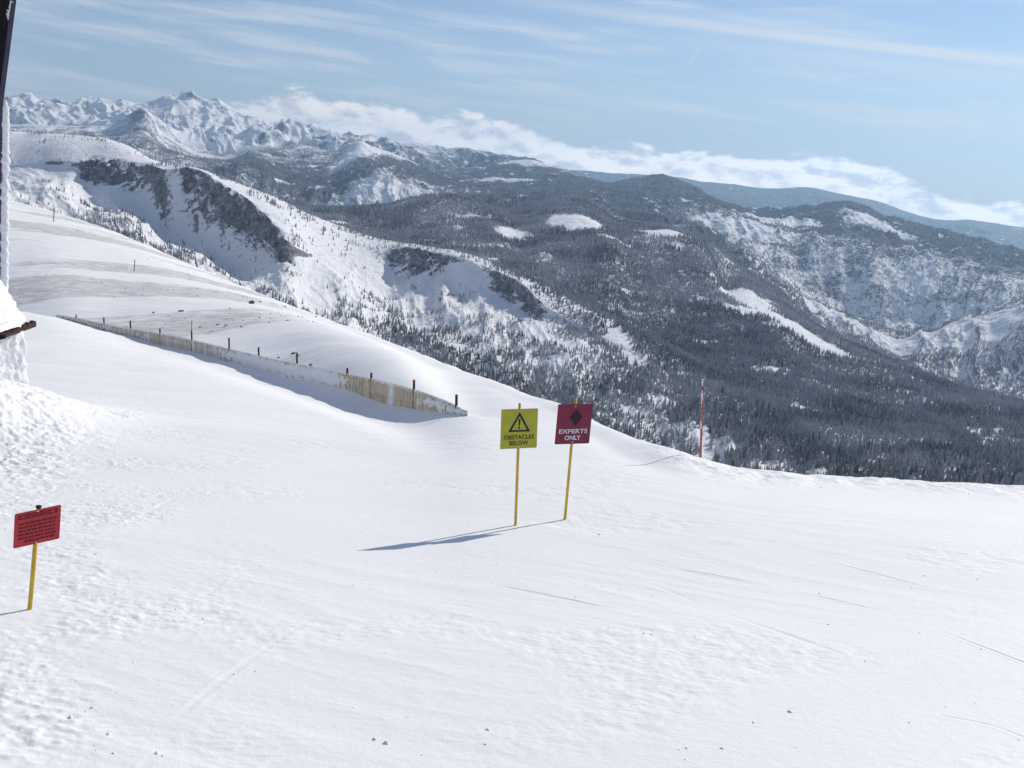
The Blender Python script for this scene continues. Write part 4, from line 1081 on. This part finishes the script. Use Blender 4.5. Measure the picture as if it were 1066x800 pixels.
# one long bright streak falling to the right
ax0, ay0 = deg(560, 2); ax1, ay1 = deg(1066, 64)
k = (ay1 - ay0) / (ax1 - ax0)
dl = t.math('SUBTRACT', eln, t.math('ADD', t.math('MULTIPLY', azn, k), ay0 - k * ax0))
dl = t.math('ADD', dl, t.math('MULTIPLY', t.math('SUBTRACT', s2, .5), .5))
st = t.math('MULTIPLY', t.mapr(t.math('ABSOLUTE', dl), 0, .55, 1, 0), t.mapr(azn, -6, 16, .1, .75))
dl2 = t.math('ADD', dl, t.math('ADD', .9, t.math('MULTIPLY', t.math('SUBTRACT', s1, .5), .9)))
st2 = t.math('MULTIPLY', t.mapr(t.math('ABSOLUTE', dl2), 0, .8, 1, 0), t.mapr(azn, 0, 20, 0, .4))
veil = t.math('MULTIPLY', veil, t.mapr(eln, 11, 28, 1.0, .3))
base_ = t.mapr(eln, -2, 11, .62, .2)
thin = t.math('MAXIMUM', t.math('MULTIPLY', cir, veil), t.math('MAXIMUM', st, st2))
def wisp(p0, p1_, w, amt):
    (xa, ya), (xb, yb) = deg(*p0), deg(*p1_); L_ = math.hypot(xb - xa, yb - ya); ux, uy = (xb - xa) / L_, (yb - ya) / L_
    ex, ey = t.math('SUBTRACT', azn, xa), t.math('SUBTRACT', eln, ya)
    al = t.math('ADD', t.math('MULTIPLY', ex, ux), t.math('MULTIPLY', ey, uy)); pe = t.math('ABSOLUTE', t.math('SUBTRACT', t.math('MULTIPLY', ey, ux), t.math('MULTIPLY', ex, uy)))
    pe = t.math('ADD', pe, t.math('MULTIPLY', t.math('SUBTRACT', s2, .5), w * 1.2))
    en = t.mapr(t.math('ABSOLUTE', t.math('SUBTRACT', al, L_ / 2)), L_ * .25, L_ * .55, amt, 0)
    return t.math('MULTIPLY', t.mapr(pe, 0, w, 1, 0), en)
thin = t.math('MAXIMUM', thin, t.math('MAXIMUM', wisp((850, 83), (912, 76), .12, .5), wisp((714, 72), (744, 28), .2, .32)))
cirbg = t.n('ShaderNodeBackground'); cirbg.inputs[0].default_value = (.78, .82, .89, 1); cirbg.inputs[1].default_value = .98
hzbg = t.n('ShaderNodeBackground'); hzbg.inputs[0].default_value = (.44, .50, .64, 1)
m0 = t.n('ShaderNodeMixShader'); t.l(base_, m0.inputs[0]); t.l(bg.outputs[0], m0.inputs[1]); t.l(hzbg.outputs[0], m0.inputs[2])
cbg = t.n('ShaderNodeBackground'); t.l(ccol, cbg.inputs[0]); t.l(t.mapr(eln, -1.0, 4.5, 1.95, 1.2), cbg.inputs[1])
m1 = t.n('ShaderNodeMixShader'); t.l(thin, m1.inputs[0]); t.l(m0.outputs[0], m1.inputs[1]); t.l(cirbg.outputs[0], m1.inputs[2])
m2 = t.n('ShaderNodeMixShader'); t.l(body, m2.inputs[0]); t.l(m1.outputs[0], m2.inputs[1]); t.l(cbg.outputs[0], m2.inputs[2])
t.l(m2.outputs[0], wo.inputs[0])

sc.view_settings.view_transform = 'Standard'; sc.view_settings.look = 'None'
sc.view_settings.exposure = 0.0; sc.view_settings.gamma = 1.0
sc.view_settings.use_curve_mapping = False
sc.cycles.use_denoising = True
sc.cycles.volume_bounces = 0
sc.cycles.max_bounces = 8; sc.cycles.diffuse_bounces = 5
